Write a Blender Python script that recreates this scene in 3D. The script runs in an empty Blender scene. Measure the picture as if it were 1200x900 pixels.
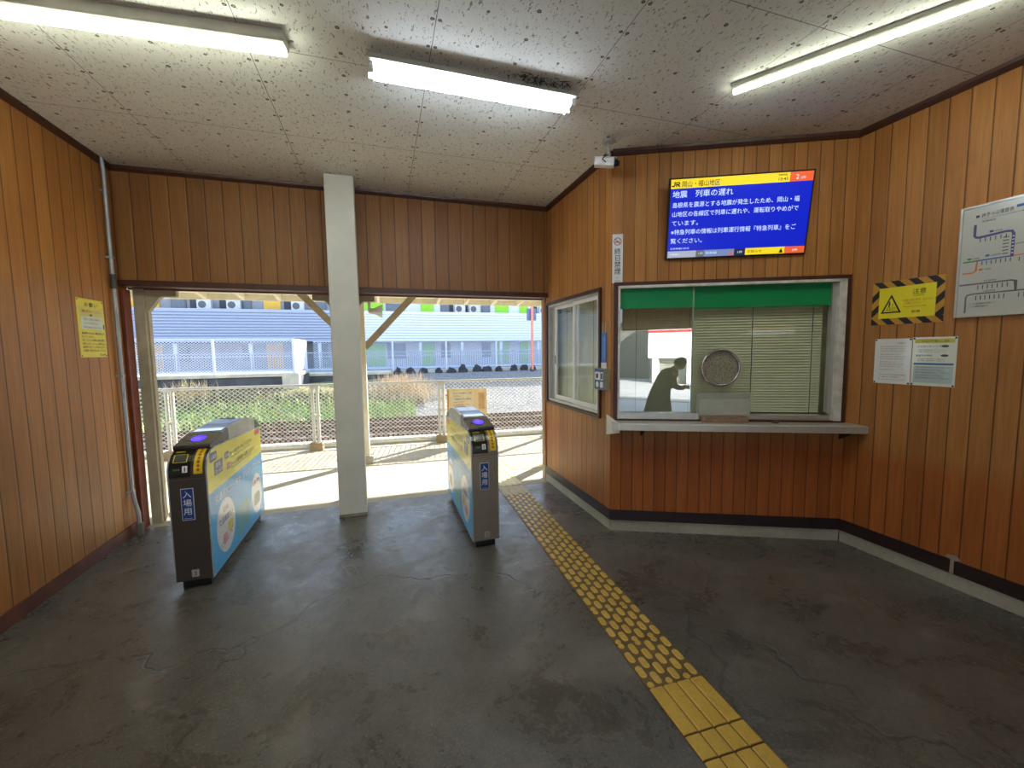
import bpy, bmesh, math, random
from mathutils import Matrix, Vector
random.seed(7)
S = bpy.context.scene
COL = S.collection
PI = math.pi
rad = math.radians

# ------------------------------------------------------------------ camera
CAM_H = 1.6
F_PX = 483.9
YAW, PITCH, ROLL = 0.30417, 0.08194, -0.01266
cam_d = bpy.data.cameras.new('camera')
cam_d.sensor_fit = 'HORIZONTAL'; cam_d.sensor_width = 36
cam_d.lens = F_PX / 1200 * 36
cam_d.clip_start = 0.02; cam_d.clip_end = 400
cam = bpy.data.objects.new('camera', cam_d); COL.objects.link(cam)
fw = Vector((math.sin(YAW)*math.cos(PITCH), math.cos(YAW)*math.cos(PITCH), -math.sin(PITCH)))
r0 = Vector((math.cos(YAW), -math.sin(YAW), 0)); u0 = r0.cross(fw)
rr = math.cos(ROLL)*r0 + math.sin(ROLL)*u0; uu = -math.sin(ROLL)*r0 + math.cos(ROLL)*u0
M = Matrix((( rr.x, uu.x, -fw.x, 0), (rr.y, uu.y, -fw.y, 0), (rr.z, uu.z, -fw.z, CAM_H), (0, 0, 0, 1)))
cam.matrix_world = M
S.camera = cam

# ------------------------------------------------------------------ light
SUN_ELEV, SUN_AZ = rad(29), rad(52.5)      # azimuth measured from +Y towards +X
SUN_STRENGTH = 9.5
SKY_STRENGTH = 1.2
TUBE_STRENGTH = 26.0
S.view_settings.view_transform = 'Standard'
S.view_settings.look = 'None'
S.view_settings.gamma = 1
S.view_settings.use_curve_mapping = False
S.view_settings.exposure = 1.0
w = bpy.data.worlds.new('sky'); S.world = w; w.use_nodes = True
wn = w.node_tree; bg = wn.nodes['Background']
tc = wn.nodes.new('ShaderNodeTexCoord'); sx = wn.nodes.new('ShaderNodeSeparateXYZ')
rp = wn.nodes.new('ShaderNodeValToRGB')
rp.color_ramp.elements[0].position = 0.0; rp.color_ramp.elements[0].color = (0.86, 0.93, 1.0, 1)
rp.color_ramp.elements[1].position = 0.6; rp.color_ramp.elements[1].color = (0.45, 0.66, 1.0, 1)
wn.links.new(tc.outputs['Generated'], sx.inputs[0]); wn.links.new(sx.outputs['Z'], rp.inputs[0])
wn.links.new(rp.outputs[0], bg.inputs[0]); bg.inputs[1].default_value = SKY_STRENGTH
sl = bpy.data.lights.new('sun', 'SUN'); sl.energy = SUN_STRENGTH; sl.angle = rad(0.6); sl.color = (1.0, 0.965, 0.90)
so = bpy.data.objects.new('sun', sl); COL.objects.link(so)
sd = Vector((math.sin(SUN_AZ)*math.cos(SUN_ELEV), math.cos(SUN_AZ)*math.cos(SUN_ELEV), math.sin(SUN_ELEV)))
so.rotation_euler = sd.to_track_quat('Z', 'Y').to_euler(); so.location = (8, 12, 12)

# ------------------------------------------------------------------ materials
def lin(c):
    return tuple(((v/255)/12.92 if v/255 <= .04045 else ((v/255+.055)/1.055)**2.4) for v in c)
class NT:
    def __init__(s, name):
        s.m = bpy.data.materials.new(name); s.m.use_nodes = True
        s.t = s.m.node_tree; s.b = s.t.nodes['Principled BSDF']; s.out = s.t.nodes['Material Output']
    def n(s, typ, ins=None, **kw):
        nd = s.t.nodes.new('ShaderNode' + typ)
        for k, v in kw.items(): setattr(nd, k, v)
        for k, v in (ins or {}).items():
            if hasattr(v, 'is_output') or isinstance(v, bpy.types.NodeSocket): s.t.links.new(v, nd.inputs[k])
            else: nd.inputs[k].default_value = v
        return nd
    def math(s, op, a, b=0.0, c=0.0):
        return s.n('Math', {0: a, 1: b, 2: c}, operation=op).outputs[0]
    def mix(s, f, a, b, mode='MIX'):
        nd = s.t.nodes.new('ShaderNodeMix'); nd.data_type = 'RGBA'; nd.blend_type = mode
        for k, v in ((0, f), (6, a), (7, b)):
            if isinstance(v, bpy.types.NodeSocket): s.t.links.new(v, nd.inputs[k])
            else: nd.inputs[k].default_value = v if k == 0 else (tuple(v)+(1,))[:4]
        return nd.outputs[2]
    def ramp(s, f, stops):
        nd = s.n('ValToRGB', {0: f}); cr = nd.color_ramp
        while len(cr.elements) < len(stops): cr.elements.new(0.5)
        for e, (p, c) in zip(cr.elements, stops):
            e.position = p; e.color = (c, c, c, 1) if not hasattr(c, '__len__') else (tuple(c)+(1,))[:4]
        return nd.outputs[0]
    def noise(s, scale, detail=3, vec=None, rough=.5, dist=0):
        i = {'Scale': scale, 'Detail': detail, 'Roughness': rough, 'Distortion': dist}
        if vec is not None: i['Vector'] = vec
        return s.n('TexNoise', i).outputs[0]
    def obj(s): return s.n('TexCoord').outputs['Object']
    def set(s, **kw):
        for k, v in kw.items():
            k = {'base': 'Base Color', 'rough': 'Roughness', 'metal': 'Metallic', 'normal': 'Normal',
                 'em': 'Emission Color', 'es': 'Emission Strength', 'spec': 'Specular IOR Level', 'alpha': 'Alpha',
                 'coat': 'Coat Weight', 'trans': 'Transmission Weight', 'ior': 'IOR'}[k]
            if isinstance(v, bpy.types.NodeSocket): s.t.links.new(v, s.b.inputs[k])
            else: s.b.inputs[k].default_value = (tuple(v)+(1,))[:4] if hasattr(v, '__len__') else v
    def bump(s, h, strength=.3, dist=.01):
        s.set(normal=s.n('Bump', {'Height': h, 'Strength': strength, 'Distance': dist}).outputs[0])
MC = {}
def mat(rgb, rough=.5, metal=0, var=.12, scale=6, spec=.5, em=0, name=None, bump=0, coat=0):
    """plain painted / plastic / metal surface with faint procedural wear"""
    key = (tuple(rgb), rough, metal, var, scale, spec, em, bump, coat)
    if key in MC: return MC[key]
    t = NT(name or 'paint'); c = lin(rgb)
    nz = t.noise(scale, 5, t.obj(), .6)
    dark = tuple(v*(1-var) for v in c); light = tuple(min(1, v*(1+var*.6)) for v in c)
    f = t.ramp(nz, [(.35, 0.0), (.7, 1.0)])
    col = t.mix(f, dark, light)
    t.set(base=col, rough=t.math('MULTIPLY_ADD', f, -.08, rough+.04), metal=metal, spec=spec)
    if em: t.set(em=col, es=em)
    if bump: t.bump(t.noise(scale*12, 4, t.obj()), bump, .004)
    if coat: t.set(coat=coat)
    MC[key] = t.m
    return t.m
def emis(rgb, k):
    key = ('em', tuple(rgb), k)
    if key in MC: return MC[key]
    t = NT('glowing'); t.set(base=lin(rgb), em=lin(rgb), es=k, rough=.3); MC[key] = t.m
    return t.m

def wood(name, spacing, c1, c2, c3, groove=.03, offset=0.0, red=0.0, gd=.30):
    """vertical tongue and groove boards; x along the wall, y up, z out of the wall (object space)"""
    t = NT(name); o = t.obj(); sp = t.n('SeparateXYZ', {0: o})
    x, y = sp.outputs[0], sp.outputs[1]
    u = t.math('DIVIDE', t.math('ADD', x, offset), spacing)
    fl = t.math('FLOOR', u); fr = t.math('FRACT', u)
    wn_ = t.n('TexWhiteNoise', {'W': fl}, noise_dimensions='1D').outputs[0]
    # some grooves are stronger than others; every board also has a faint centre line
    edge = t.math('MINIMUM', fr, t.math('SUBTRACT', 1.0, fr))
    g = t.math('LESS_THAN', edge, groove)
    v = t.n('CombineXYZ', {0: t.math('MULTIPLY_ADD', x, 55, t.math('MULTIPLY', wn_, 37)), 1: t.math('MULTIPLY', y, 2.2), 2: t.math('MULTIPLY', wn_, 9)}).outputs[0]
    grain = t.noise(1.0, 6, v, .65, .4)
    v2 = t.n('CombineXYZ', {0: t.math('MULTIPLY', x, 9), 1: t.math('MULTIPLY', y, .9), 2: t.math('MULTIPLY', wn_, 20)}).outputs[0]
    big = t.noise(1.0, 3, v2, .5)
    col = t.mix(t.ramp(grain, [(.3, 0.0), (.72, 1.0)]), c1, c2)
    col = t.mix(t.math('MULTIPLY', t.ramp(big, [(.42, 0.0), (.75, 1.0)]), .55), col, c3)
    tint = t.ramp(wn_, [(0.0, (.86, .83, .80)), (.5, (.99, .98, .96)), (1.0, (1.10, 1.10, 1.08))])
    col = t.mix(1.0, col, tint, 'MULTIPLY')
    if red:   # the lower boards are a redder stain below the counter line
        zr = t.ramp(t.math('MULTIPLY_ADD', t.noise(1.2, 2, o), .25, y), [(.85, 1.0), (1.35, 0.0)])
        col = t.mix(t.math('MULTIPLY', zr, red), col, t.mix(1.0, col, (.92, .62, .50), 'MULTIPLY'))
    stain = t.ramp(t.noise(1.6, 5, o, .6), [(.5, 0.0), (.75, 1.0)])
    col = t.mix(t.math('MULTIPLY', stain, .22), col, (.10, .055, .03))
    col = t.mix(t.math('MULTIPLY', g, 1-gd), col, (.012, .007, .004))
    t.set(base=col, rough=t.math('MULTIPLY_ADD', grain, .2, .36), spec=.35)
    h = t.math('MULTIPLY_ADD', grain, .08, t.math('MINIMUM', t.math('MULTIPLY', edge, 12), 1.0))
    t.bump(h, .5, .004)
    return t.m
WC = (lin((162, 108, 56)), lin((192, 136, 76)), lin((164, 103, 52)))
M_WL = wood('wood_boards_left', .126, *WC, groove=.032, offset=.03)
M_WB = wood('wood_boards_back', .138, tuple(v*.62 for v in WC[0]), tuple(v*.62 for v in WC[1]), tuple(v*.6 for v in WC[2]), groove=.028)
M_WS = wood('wood_boards_booth_side', .108, *WC, groove=.032, red=.6)
M_WF = wood('wood_boards_booth', .0925, *WC, groove=.032, red=1.0)
M_WR = wood('wood_boards_right', .105, *WC, groove=.032, red=.85)
M_TRIM = mat((74, 40, 28), .4, var=.25, scale=9, name='dark_stained_wood')
M_REDTRIM = mat((120, 60, 42), .4, var=.2, scale=9, name='red_stained_wood')
M_DARKBASE = mat((50, 34, 38), .42, var=.25, scale=7, name='dark_baseboard')
M_CREAM = mat((238, 233, 212), .6, var=.14, scale=5, name='cream_paint')
M_BEIGE = mat((176, 164, 138), .6, var=.2, scale=5, name='weathered_beige_paint')
M_PILLAR = mat((208, 206, 194), .45, var=.10, scale=3, name='grey_beige_paint')
M_ALU = mat((196, 198, 194), .32, .55, var=.12, name='aluminium')
M_STEEL = mat((150, 152, 156), .25, .9, var=.15, name='steel')
M_GALV = mat((168, 172, 178), .45, .5, var=.15, name='galvanised_steel')
M_BLACK = mat((20, 20, 22), .3, name='black_plastic')
M_WHITE = mat((232, 232, 228), .45, var=.06, name='white_plastic')
M_PIN = mat((40, 38, 38), .3, name='pin')

def concrete(name, a, b, rough=.75, sc=2.0, bumpy=.3):
    t = NT(name); o = t.obj()
    n1 = t.noise(sc, 6, o, .6); n2 = t.noise(sc*14, 5, o, .7)
    c = t.mix(t.ramp(n1, [(.3, 0.0), (.7, 1.0)]), lin(a), lin(b))
    c = t.mix(t.math('MULTIPLY', t.ramp(n2, [(.45, 0.0), (.75, 1.0)]), .35), c, tuple(v*.55 for v in lin(a)))
    t.set(base=c, rough=rough); t.bump(n2, bumpy, .006)
    return t.m
M_PLINTH = concrete('plinth_concrete', (162, 158, 142), (198, 194, 176))
M_OLDCON = concrete('old_concrete', (60, 62, 66), (92, 94, 98), sc=1.3)
M_LIGHTCON = concrete('pale_concrete', (176, 170, 152), (214, 208, 190), sc=2)

def floor_mat():
    t = NT('worn_concrete_floor'); o = t.obj()
    n1 = t.noise(.75, 6, o, .62, .3); n2 = t.noise(2.0, 9, o, .74, .5); n3 = t.noise(90, 3, o, .6); n4 = t.noise(1.7, 4, o, .55, 1.2)
    c = t.mix(t.ramp(n1, [(.34, 0.0), (.68, 1.0)]), lin((88, 84, 77)), lin((116, 112, 103)))
    c = t.mix(t.math('MULTIPLY', t.ramp(n2, [(.40, 0.0), (.66, 1.0)]), .62), c, lin((58, 55, 50)))
    n5 = t.noise(13, 9, o, .75, .4)
    c = t.mix(t.math('MULTIPLY', t.ramp(n5, [(.42, 0.0), (.60, 1.0)]), .42), c, lin((62, 59, 53)))
    c = t.mix(t.math('MULTIPLY', t.ramp(n4, [(.58, 0.0), (.68, 1.0)]), .28), c, lin((150, 142, 130)))
    c = t.mix(t.math('MULTIPLY', t.ramp(n3, [(.56, 0.0), (.72, 1.0)]), .5), c, lin((168, 162, 148)))
    # a few thin cracks
    vo = t.n('TexVoronoi', {'Scale': .55, 'Vector': t.n('VectorMath', {0: o, 1: t.n('TexNoise', {'Scale': 1.5, 'Detail': 5, 'Vector': o}).outputs['Color']}, operation='ADD').outputs[0]}, feature='DISTANCE_TO_EDGE').outputs['Distance']
    cr = t.ramp(vo, [(.0, 1.0), (.008, 0.0)])
    c = t.mix(t.math('MULTIPLY', cr, .5), c, lin((30, 28, 25)))
    rg = t.math('ADD', t.ramp(n2, [(.36, .46), (.50, .30), (.62, .15)]), t.math('MULTIPLY', t.ramp(n5, [(.42, 0.0), (.60, 1.0)]), .10))
    t.set(base=c, rough=rg, spec=.75)
    h = t.math('ADD', t.math('ADD', t.math('MULTIPLY', n2, .8), t.math('MULTIPLY', n5, .35)), t.math('MULTIPLY', n3, .12))
    t.bump(t.math('SUBTRACT', h, t.math('MULTIPLY', cr, .3)), .35, .012)
    return t.m
M_FLOOR = floor_mat()
def platform_mat():
    t = NT('platform_concrete'); o = t.obj(); sp = t.n('SeparateXYZ', {0: o})
    n1 = t.noise(1.1, 6, o, .6); n2 = t.noise(30, 4, o, .7)
    c = t.mix(t.ramp(n1, [(.3, 0.0), (.7, 1.0)]), lin((168, 160, 140)), lin((194, 186, 164)))
    c = t.mix(t.math('MULTIPLY', t.ramp(n2, [(.5, 0.0), (.75, 1.0)]), .3), c, lin((120, 112, 96)))
    fy = t.math('FRACT', t.math('DIVIDE', t.math('SUBTRACT', sp.outputs[1], 5.62), .62))
    j = t.math('LESS_THAN', fy, .022)
    c = t.mix(t.math('MULTIPLY', j, .6), c, lin((90, 84, 74)))
    t.set(base=c, rough=.8); t.bump(n2, .3, .005)
    return t.m
M_PLAT = platform_mat()
def ceiling_mat():
    t = NT('gypsum_ceiling_board'); o = t.obj(); sp = t.n('SeparateXYZ', {0: o}); x, y = sp.outputs[0], sp.outputs[1]
    # board joints: 0.94 x 0.95 m, anchored to x=0.315, y=1.66
    X = t.math('SUBTRACT', x, .315); Y = t.math('SUBTRACT', y, 1.665)
    ux = t.math('DIVIDE', X, .935); uy = t.math('DIVIDE', Y, .95)
    def near(u, w_): 
        f = t.math('FRACT', t.math('ADD', u, .5)); return t.math('LESS_THAN', t.math('ABSOLUTE', t.math('SUBTRACT', f, .5)), w_)
    joint = t.math('MAXIMUM', near(ux, .0022), near(uy, .0022))
    # worm-like specks
    v = t.n('CombineXYZ', {0: t.math('MULTIPLY', x, 1.0), 1: t.math('MULTIPLY', y, .42), 2: 0.0}).outputs[0]
    nz = t.noise(80, 3, v, .55, 1.0)
    speck = t.ramp(nz, [(.60, 0.0), (.66, 1.0)])
    n2 = t.noise(230, 2, o, .5); fine = t.ramp(n2, [(.66, 0.0), (.72, 1.0)])
    # screws: pairs beside the x joints every 0.19 m, singles along the middle of the boards
    def dots(dx, per, rad_):
        f = t.math('FRACT', t.math('ADD', ux, .5)); ax = t.math('MULTIPLY', t.math('SUBTRACT', t.math('ABSOLUTE', t.math('SUBTRACT', f, .5)), dx), .935)
        g = t.math('MULTIPLY', t.math('SUBTRACT', t.math('FRACT', t.math('DIVIDE', t.math('SUBTRACT', Y, .03), per)), .5), per)
        d = t.math('SQRT', t.math('ADD', t.math('MULTIPLY', ax, ax), t.math('MULTIPLY', g, g)))
        return t.math('LESS_THAN', d, rad_), t.math('LESS_THAN', d, rad_*.45)
    s1, h1 = dots(.020, .19, .0100); s2, h2 = dots(.5, .19, .0110); s3, h3 = dots(.25, .2375, .0085)
    keep = t.math('GREATER_THAN', t.noise(2.3, 1, o), .40)
    ring = t.math('MAXIMUM', s1, t.math('MAXIMUM', s2, s3)); head = t.math('MAXIMUM', h1, t.math('MAXIMUM', h2, h3))
    base = t.mix(t.ramp(t.noise(.9, 5, o, .6), [(.3, 0.0), (.75, 1.0)]), lin((222, 221, 214)), lin((236, 235, 228)))
    c = t.mix(t.math('MULTIPLY', fine, .35), base, lin((112, 106, 92)))
    c = t.mix(t.math('MULTIPLY', speck, .75), c, lin((84, 78, 66)))
    c = t.mix(t.math('MULTIPLY', joint, .75), c, lin((78, 70, 58)))
    c = t.mix(t.math('MULTIPLY', ring, .95), c, lin((58, 48, 36)))
    c = t.mix(t.math('MULTIPLY', head, .6), c, lin((190, 184, 165)))
    t.set(base=c, rough=.85, spec=.2); t.bump(t.math('SUBTRACT', 1.0, t.math('MAXIMUM', speck, joint)), .4, .003)
    return t.m
M_CEIL = ceiling_mat()

# ------------------------------------------------------------------ mesh helpers
class MB:
    def __init__(s): s.v = []; s.f = []; s.mi = []; s.m = []
    def idx(s, m):
        if m not in s.m: s.m.append(m)
        return s.m.index(m)
    def add(s, vs, fs, m=None):
        b = len(s.v); s.v += [tuple(v) for v in vs]; k = s.idx(m) if m else 0
        for f in fs: s.f.append([i+b for i in f]); s.mi.append(k)
    def box(s, x0, x1, y0, y1, z0, z1, m=None):
        s.add([(x0,y0,z0),(x1,y0,z0),(x1,y1,z0),(x0,y1,z0),(x0,y0,z1),(x1,y0,z1),(x1,y1,z1),(x0,y1,z1)],
              [(0,3,2,1),(4,5,6,7),(0,1,5,4),(1,2,6,5),(2,3,7,6),(3,0,4,7)], m); return s
    def prism(s, poly, a0, a1, axis='x', m=None, caps=True):
        n = len(poly)
        def P(a, p): return {'x': (a, p[0], p[1]), 'y': (p[0], a, p[1]), 'z': (p[0], p[1], a)}[axis]
        vs = [P(a0, p) for p in poly] + [P(a1, p) for p in poly]
        fs = [(i, (i+1) % n, (i+1) % n + n, i+n) for i in range(n)]
        if caps: fs += [tuple(range(n))[::-1], tuple(range(n, 2*n))]
        s.add(vs, fs, m); return s
    def rod(s, p0, p1, r, n=10, r1=None, caps=True, m=None):
        p0, p1 = Vector(p0), Vector(p1); d = (p1-p0).normalized(); r1 = r if r1 is None else r1
        a = d.orthogonal().normalized(); b = d.cross(a)
        vs = []
        for p, q in ((p0, r), (p1, r1)):
            for i in range(n):
                t = 2*PI*i/n + PI/n; vs.append(p + (a*math.cos(t)+b*math.sin(t))*q)
        fs = [(i, (i+1) % n, (i+1) % n+n, i+n) for i in range(n)]
        if caps: fs += [tuple(range(n))[::-1], tuple(range(n, 2*n))]
        s.add(vs, fs, m); return s
    def tube(s, pts, r, n=10, m=None):
        pts = [Vector(p) for p in pts]; vs = []; a = None
        for i, p in enumerate(pts):
            d = (pts[min(i+1, len(pts)-1)] - pts[max(i-1, 0)]).normalized()
            a = d.orthogonal().normalized() if a is None else (a - d*a.dot(d)).normalized()
            b = d.cross(a)
            for k in range(n):
                t = 2*PI*k/n; vs.append(p + (a*math.cos(t)+b*math.sin(t))*r)
        fs = [(i*n+k, i*n+(k+1) % n, (i+1)*n+(k+1) % n, (i+1)*n+k) for i in range(len(pts)-1) for k in range(n)]
        fs += [tuple(range(n))[::-1], tuple(range((len(pts)-1)*n, len(pts)*n))]
        s.add(vs, fs, m); return s
    def lathe(s, prof, n=24, c=(0,0,0), axis='z', m=None):
        vs = []
        for r, h in prof:
            for k in range(n):
                t = 2*PI*k/n; a, b = r*math.cos(t), r*math.sin(t)
                vs.append({'z': (c[0]+a, c[1]+b, c[2]+h), 'y': (c[0]+a, c[1]+h, c[2]+b), 'x': (c[0]+h, c[1]+a, c[2]+b)}[axis])
        fs = [(i*n+k, i*n+(k+1) % n, (i+1)*n+(k+1) % n, (i+1)*n+k) for i in range(len(prof)-1) for k in range(n)]
        if prof[0][0] > 1e-5: fs.append(tuple(range(n))[::-1])
        if prof[-1][0] > 1e-5: fs.append(tuple(range((len(prof)-1)*n, len(prof)*n)))
        s.add(vs, fs, m); return s
    # flat drawing in the local xy plane
    def poly(s, pts, m, z=0): s.add([(x, y, z) for x, y in pts], [tuple(range(len(pts)))], m); return s
    def rect(s, x0, y0, x1, y1, m, z=0): return s.poly([(x0,y0),(x1,y0),(x1,y1),(x0,y1)], m, z)
    def rrect(s, x0, y0, x1, y1, r, m, z=0):
        p = []
        for cx, cy, a in ((x1-r,y0+r,-90),(x1-r,y1-r,0),(x0+r,y1-r,90),(x0+r,y0+r,180)):
            for k in range(5): t = rad(a+k*22.5); p.append((cx+r*math.cos(t), cy+r*math.sin(t)))
        return s.poly(p, m, z)
    def ell(s, cx, cy, a, b, m, z=0, n=28): return s.poly([(cx+a*math.cos(2*PI*k/n), cy+b*math.sin(2*PI*k/n)) for k in range(n)], m, z)
    def ring(s, cx, cy, r, w_, m, z=0, n=32, sq=1.0):
        vs = [(cx+q*math.cos(2*PI*k/n), cy+q*sq*math.sin(2*PI*k/n), z) for q in (r, r-w_) for k in range(n)]
        s.add(vs, [(k, (k+1) % n, (k+1) % n+n, k+n) for k in range(n)], m); return s
    def line(s, pts, w_, m, z=0):
        L, Rr = [], []
        for i, p in enumerate(pts):
            a = Vector(pts[max(i-1, 0)]); b = Vector(pts[min(i+1, len(pts)-1)]); d = (b-a).normalized(); nn = Vector((-d.y, d.x))
            k = 1.0
            if 0 < i < len(pts)-1:
                d1 = (Vector(p)-a).normalized(); k = 1/max(.4, abs(d1.dot(d)))
            L.append(Vector(p)+nn*w_/2*k); Rr.append(Vector(p)-nn*w_/2*k)
        n = len(pts); s.add([(q.x, q.y, z) for q in L+Rr], [(i, i+n, i+n+1, i+1) for i in range(n-1)], m); return s
    def text(s, body, x, y, size, m, z=0, align='LEFT', bold=0.0, width=None, sx=1.0):
        vs, fs, wd = text_mesh(body, size, align, bold)
        k = sx
        if width and wd > 0: k = width/wd
        s.add([(x+a*k, y+b, z) for a, b in vs], fs, m); return s
    def build(s, name, mt=None, parent=None, smooth=False, bevel=0, loc=None, matrix=None):
        me = bpy.data.meshes.new(name); me.from_pydata(s.v, [], s.f)
        mats = s.m if s.m else [mt]
        for q in mats: me.materials.append(q)
        if len(mats) > 1: me.polygons.foreach_set('material_index', s.mi)
        if smooth: me.polygons.foreach_set('use_smooth', [True]*len(me.polygons))
        me.update()
        o = bpy.data.objects.new(name, me); COL.objects.link(o)
        if parent: o.parent = parent
        if loc: o.location = loc
        if matrix: o.matrix_world = matrix
        if bevel:
            b = o.modifiers.new('bevel', 'BEVEL'); b.width = bevel; b.segments = 2; b.limit_method = 'ANGLE'
        if smooth:
            try: me.set_sharp_from_angle(angle=rad(38))
            except Exception: pass
        return o
TXC = {}
def text_mesh(body, size, align, bold):
    bold = min(bold, .005); key = (body, align, bold)
    if key not in TXC:
        cu = bpy.data.curves.new('t', 'FONT'); cu.body = body; cu.size = 1.0; cu.align_x = align; cu.resolution_u = 2; cu.offset = bold
        cu.fill_mode = 'FRONT'
        ob = bpy.data.objects.new('t', cu); COL.objects.link(ob)
        dg = bpy.context.evaluated_depsgraph_get()
        me = bpy.data.meshes.new_from_object(ob.evaluated_get(dg))
        vs = [(v.co.x, v.co.y) for v in me.vertices]; fs = [tuple(p.vertices) for p in me.polygons]
        bpy.data.meshes.remove(me); bpy.data.objects.remove(ob); bpy.data.curves.remove(cu)
        TXC[key] = (vs, fs)
    vs, fs = TXC[key]
    xs = [v[0] for v in vs] or [0, 0]
    return [(a*size, b*size) for a, b in vs], fs, (max(xs)-min(xs))*size

def tag(o, label, cat, group=None, kind=None):
    if label: o['label'] = label
    if cat: o['category'] = cat
    if group: o['group'] = group
    if kind: o['kind'] = kind
    return o
def thing(name, label, cat, loc=(0,0,0), rz=0, group=None, matrix=None):
    o = bpy.data.objects.new(name, None); COL.objects.link(o); o.empty_display_size = .1
    if matrix: o.matrix_world = matrix
    else: o.location = loc; o.rotation_euler = (0, 0, rz)
    return tag(o, label, cat, group)
def struct(o, label=None):
    o['kind'] = 'structure'
    if label: o['label'] = label
    return o
def dup(root, loc=None, label=None):
    r = root.copy(); COL.objects.link(r)
    if loc is not None: r.location = loc
    if label: r['label'] = label
    for ch in list(root.children):
        c = ch.copy(); COL.objects.link(c); c.parent = r
        for g in list(ch.children):
            d = g.copy(); COL.objects.link(d); d.parent = c
    return r
def frame(p, u):
    """local x = u (right as the viewer sees it), local y = up, local z = out of the wall"""
    u = Vector(u).normalized(); z = Vector((0, 0, 1)); n = u.cross(z)
    m = Matrix(((u.x, z.x, n.x, p[0]), (u.y, z.y, n.y, p[1]), (u.z, z.z, n.z, p[2]), (0, 0, 0, 1)))
    return m

# ------------------------------------------------------------------ room data
XL, XB, XR = -2.17, 1.87, 3.53       # left wall, booth side wall, right wall
YB, YC, YR, YREAR = 4.53, 3.12, 2.33, -2.6
ZC = 3.22; ZO = 2.21                 # ceiling, head of the opening
FU = Vector((XR-XB, YR-YC, 0)); FLEN = FU.length; FU.normalize()
UL, UR = Vector((0, 1, 0)), Vector((0, -1, 0))
def wall_panels(name, m, u, holes, x0, x1, z0, z1, mt, th=.1, label=None):
    """wall in local coords with rectangular holes (x0,x1,y0,y1)"""
    b = MB(); xs = sorted({x0, x1, *[h[0] for h in holes], *[h[1] for h in holes]}); ys = sorted({z0, z1, *[h[2] for h in holes], *[h[3] for h in holes]})
    for i in range(len(xs)-1):
        for j in range(len(ys)-1):
            cx, cy = (xs[i]+xs[i+1])/2, (ys[j]+ys[j+1])/2
            if any(h[0] < cx < h[1] and h[2] < cy < h[3] for h in holes): continue
            b.box(xs[i], xs[i+1], ys[j], ys[j+1], -th, 0)
    bm = bmesh.new(); me = bpy.data.meshes.new('t'); me.from_pydata(b.v, [], b.f); bm.from_mesh(me)
    bmesh.ops.remove_doubles(bm, verts=bm.verts, dist=1e-5)
    # drop the shared inner faces
    seen = {}
    for f in bm.faces: seen.setdefault(tuple(round(c, 4) for c in f.calc_center_median()), []).append(f)
    dead = [f for fs in seen.values() if len(fs) > 1 for f in fs]
    bmesh.ops.delete(bm, geom=dead, context='FACES_ONLY')
    me2 = bpy.data.meshes.new(name); bm.to_mesh(me2); bm.free(); bpy.data.meshes.remove(me)
    me2.materials.append(mt)
    o = bpy.data.objects.new(name, me2); COL.objects.link(o); o.matrix_world = m
    return struct(o, label)

# floor, platform, ceiling
struct(MB().box(-2.3, 4.0, -2.7, 4.55, -.15, 0).build('floor', M_FLOOR), 'dark worn concrete floor of the station hall with damp patches')
struct(MB().box(-22, 22, 4.55, 7.9, -1.2, 0).build('floor_platform', M_PLAT), 'sunlit pale concrete platform outside the opening')
struct(MB().box(XL-.1, XR+.1, YREAR-.1, YB+.06, ZC, ZC+.12).build('ceiling', M_CEIL), 'speckled gypsum board ceiling with screw heads and joints')
struct(MB().box(-6, 9, YREAR-.6, 4.7, ZC+.16, ZC+.4).build('ceiling_roof_slab', M_BEIGE))
# walls
wall_panels('wall_left', frame((XL, YREAR, 0), UL), UL, [], 0, YB-YREAR+.12, 0, ZC, M_WL, label='long wall of brown vertical wood boards on the left')
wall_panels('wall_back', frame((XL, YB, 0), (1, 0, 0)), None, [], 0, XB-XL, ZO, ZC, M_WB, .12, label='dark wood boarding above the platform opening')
wall_panels('wall_booth_side', frame((XB, YB+.1, 0), UR), None, [(.13, 1.33, 1.01, 2.11)], 0, YB+.1-YC, .19, ZC, M_WS, .08, label='ticket booth side wall with a sliding window')
wall_panels('wall_booth_front', frame((XB, YC, 0), FU), None, [(.055, 1.80, 1.0, 2.125)], 0, FLEN, .19, ZC, M_WF, .08, label='ticket booth front wall of wood boards around the counter window')
wall_panels('wall_right', frame((XR, YR, 0), UR), None, [], 0, YR-YREAR, .19, ZC, M_WR, .1, label='right wall of brown vertical wood boards with notices')
rear = wall_panels('wall_rear', frame((XR, YREAR, 0), (-1, 0, 0)), None, [(XR-1.54, XR-.05, 0, 2.0), (XR-.05, XR+1.95, 0, 2.7), (.25, 1.0, 1.82, 1.98)], 0, XR-XL, 0, ZC, M_WL, .1, label='wood wall behind the camera with the street entrance and a taller opening added for daylight')  # taller unseen opening beside the entrance is added to let daylight in
struct(MB().box(XB, 9, YB+.1, YB+.2, 0, ZC+.2).build('wall_outer_right', M_BEIGE))
struct(MB().box(-6, XL-.1, YB, YB+.1, 0, ZC+.2).build('wall_outer_left', M_BEIGE))
struct(MB().box(XR+.1, XR+.18, YR-.1, YB+.1, 0, ZC+.1).build('wall_booth_rear', M_CREAM))
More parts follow.
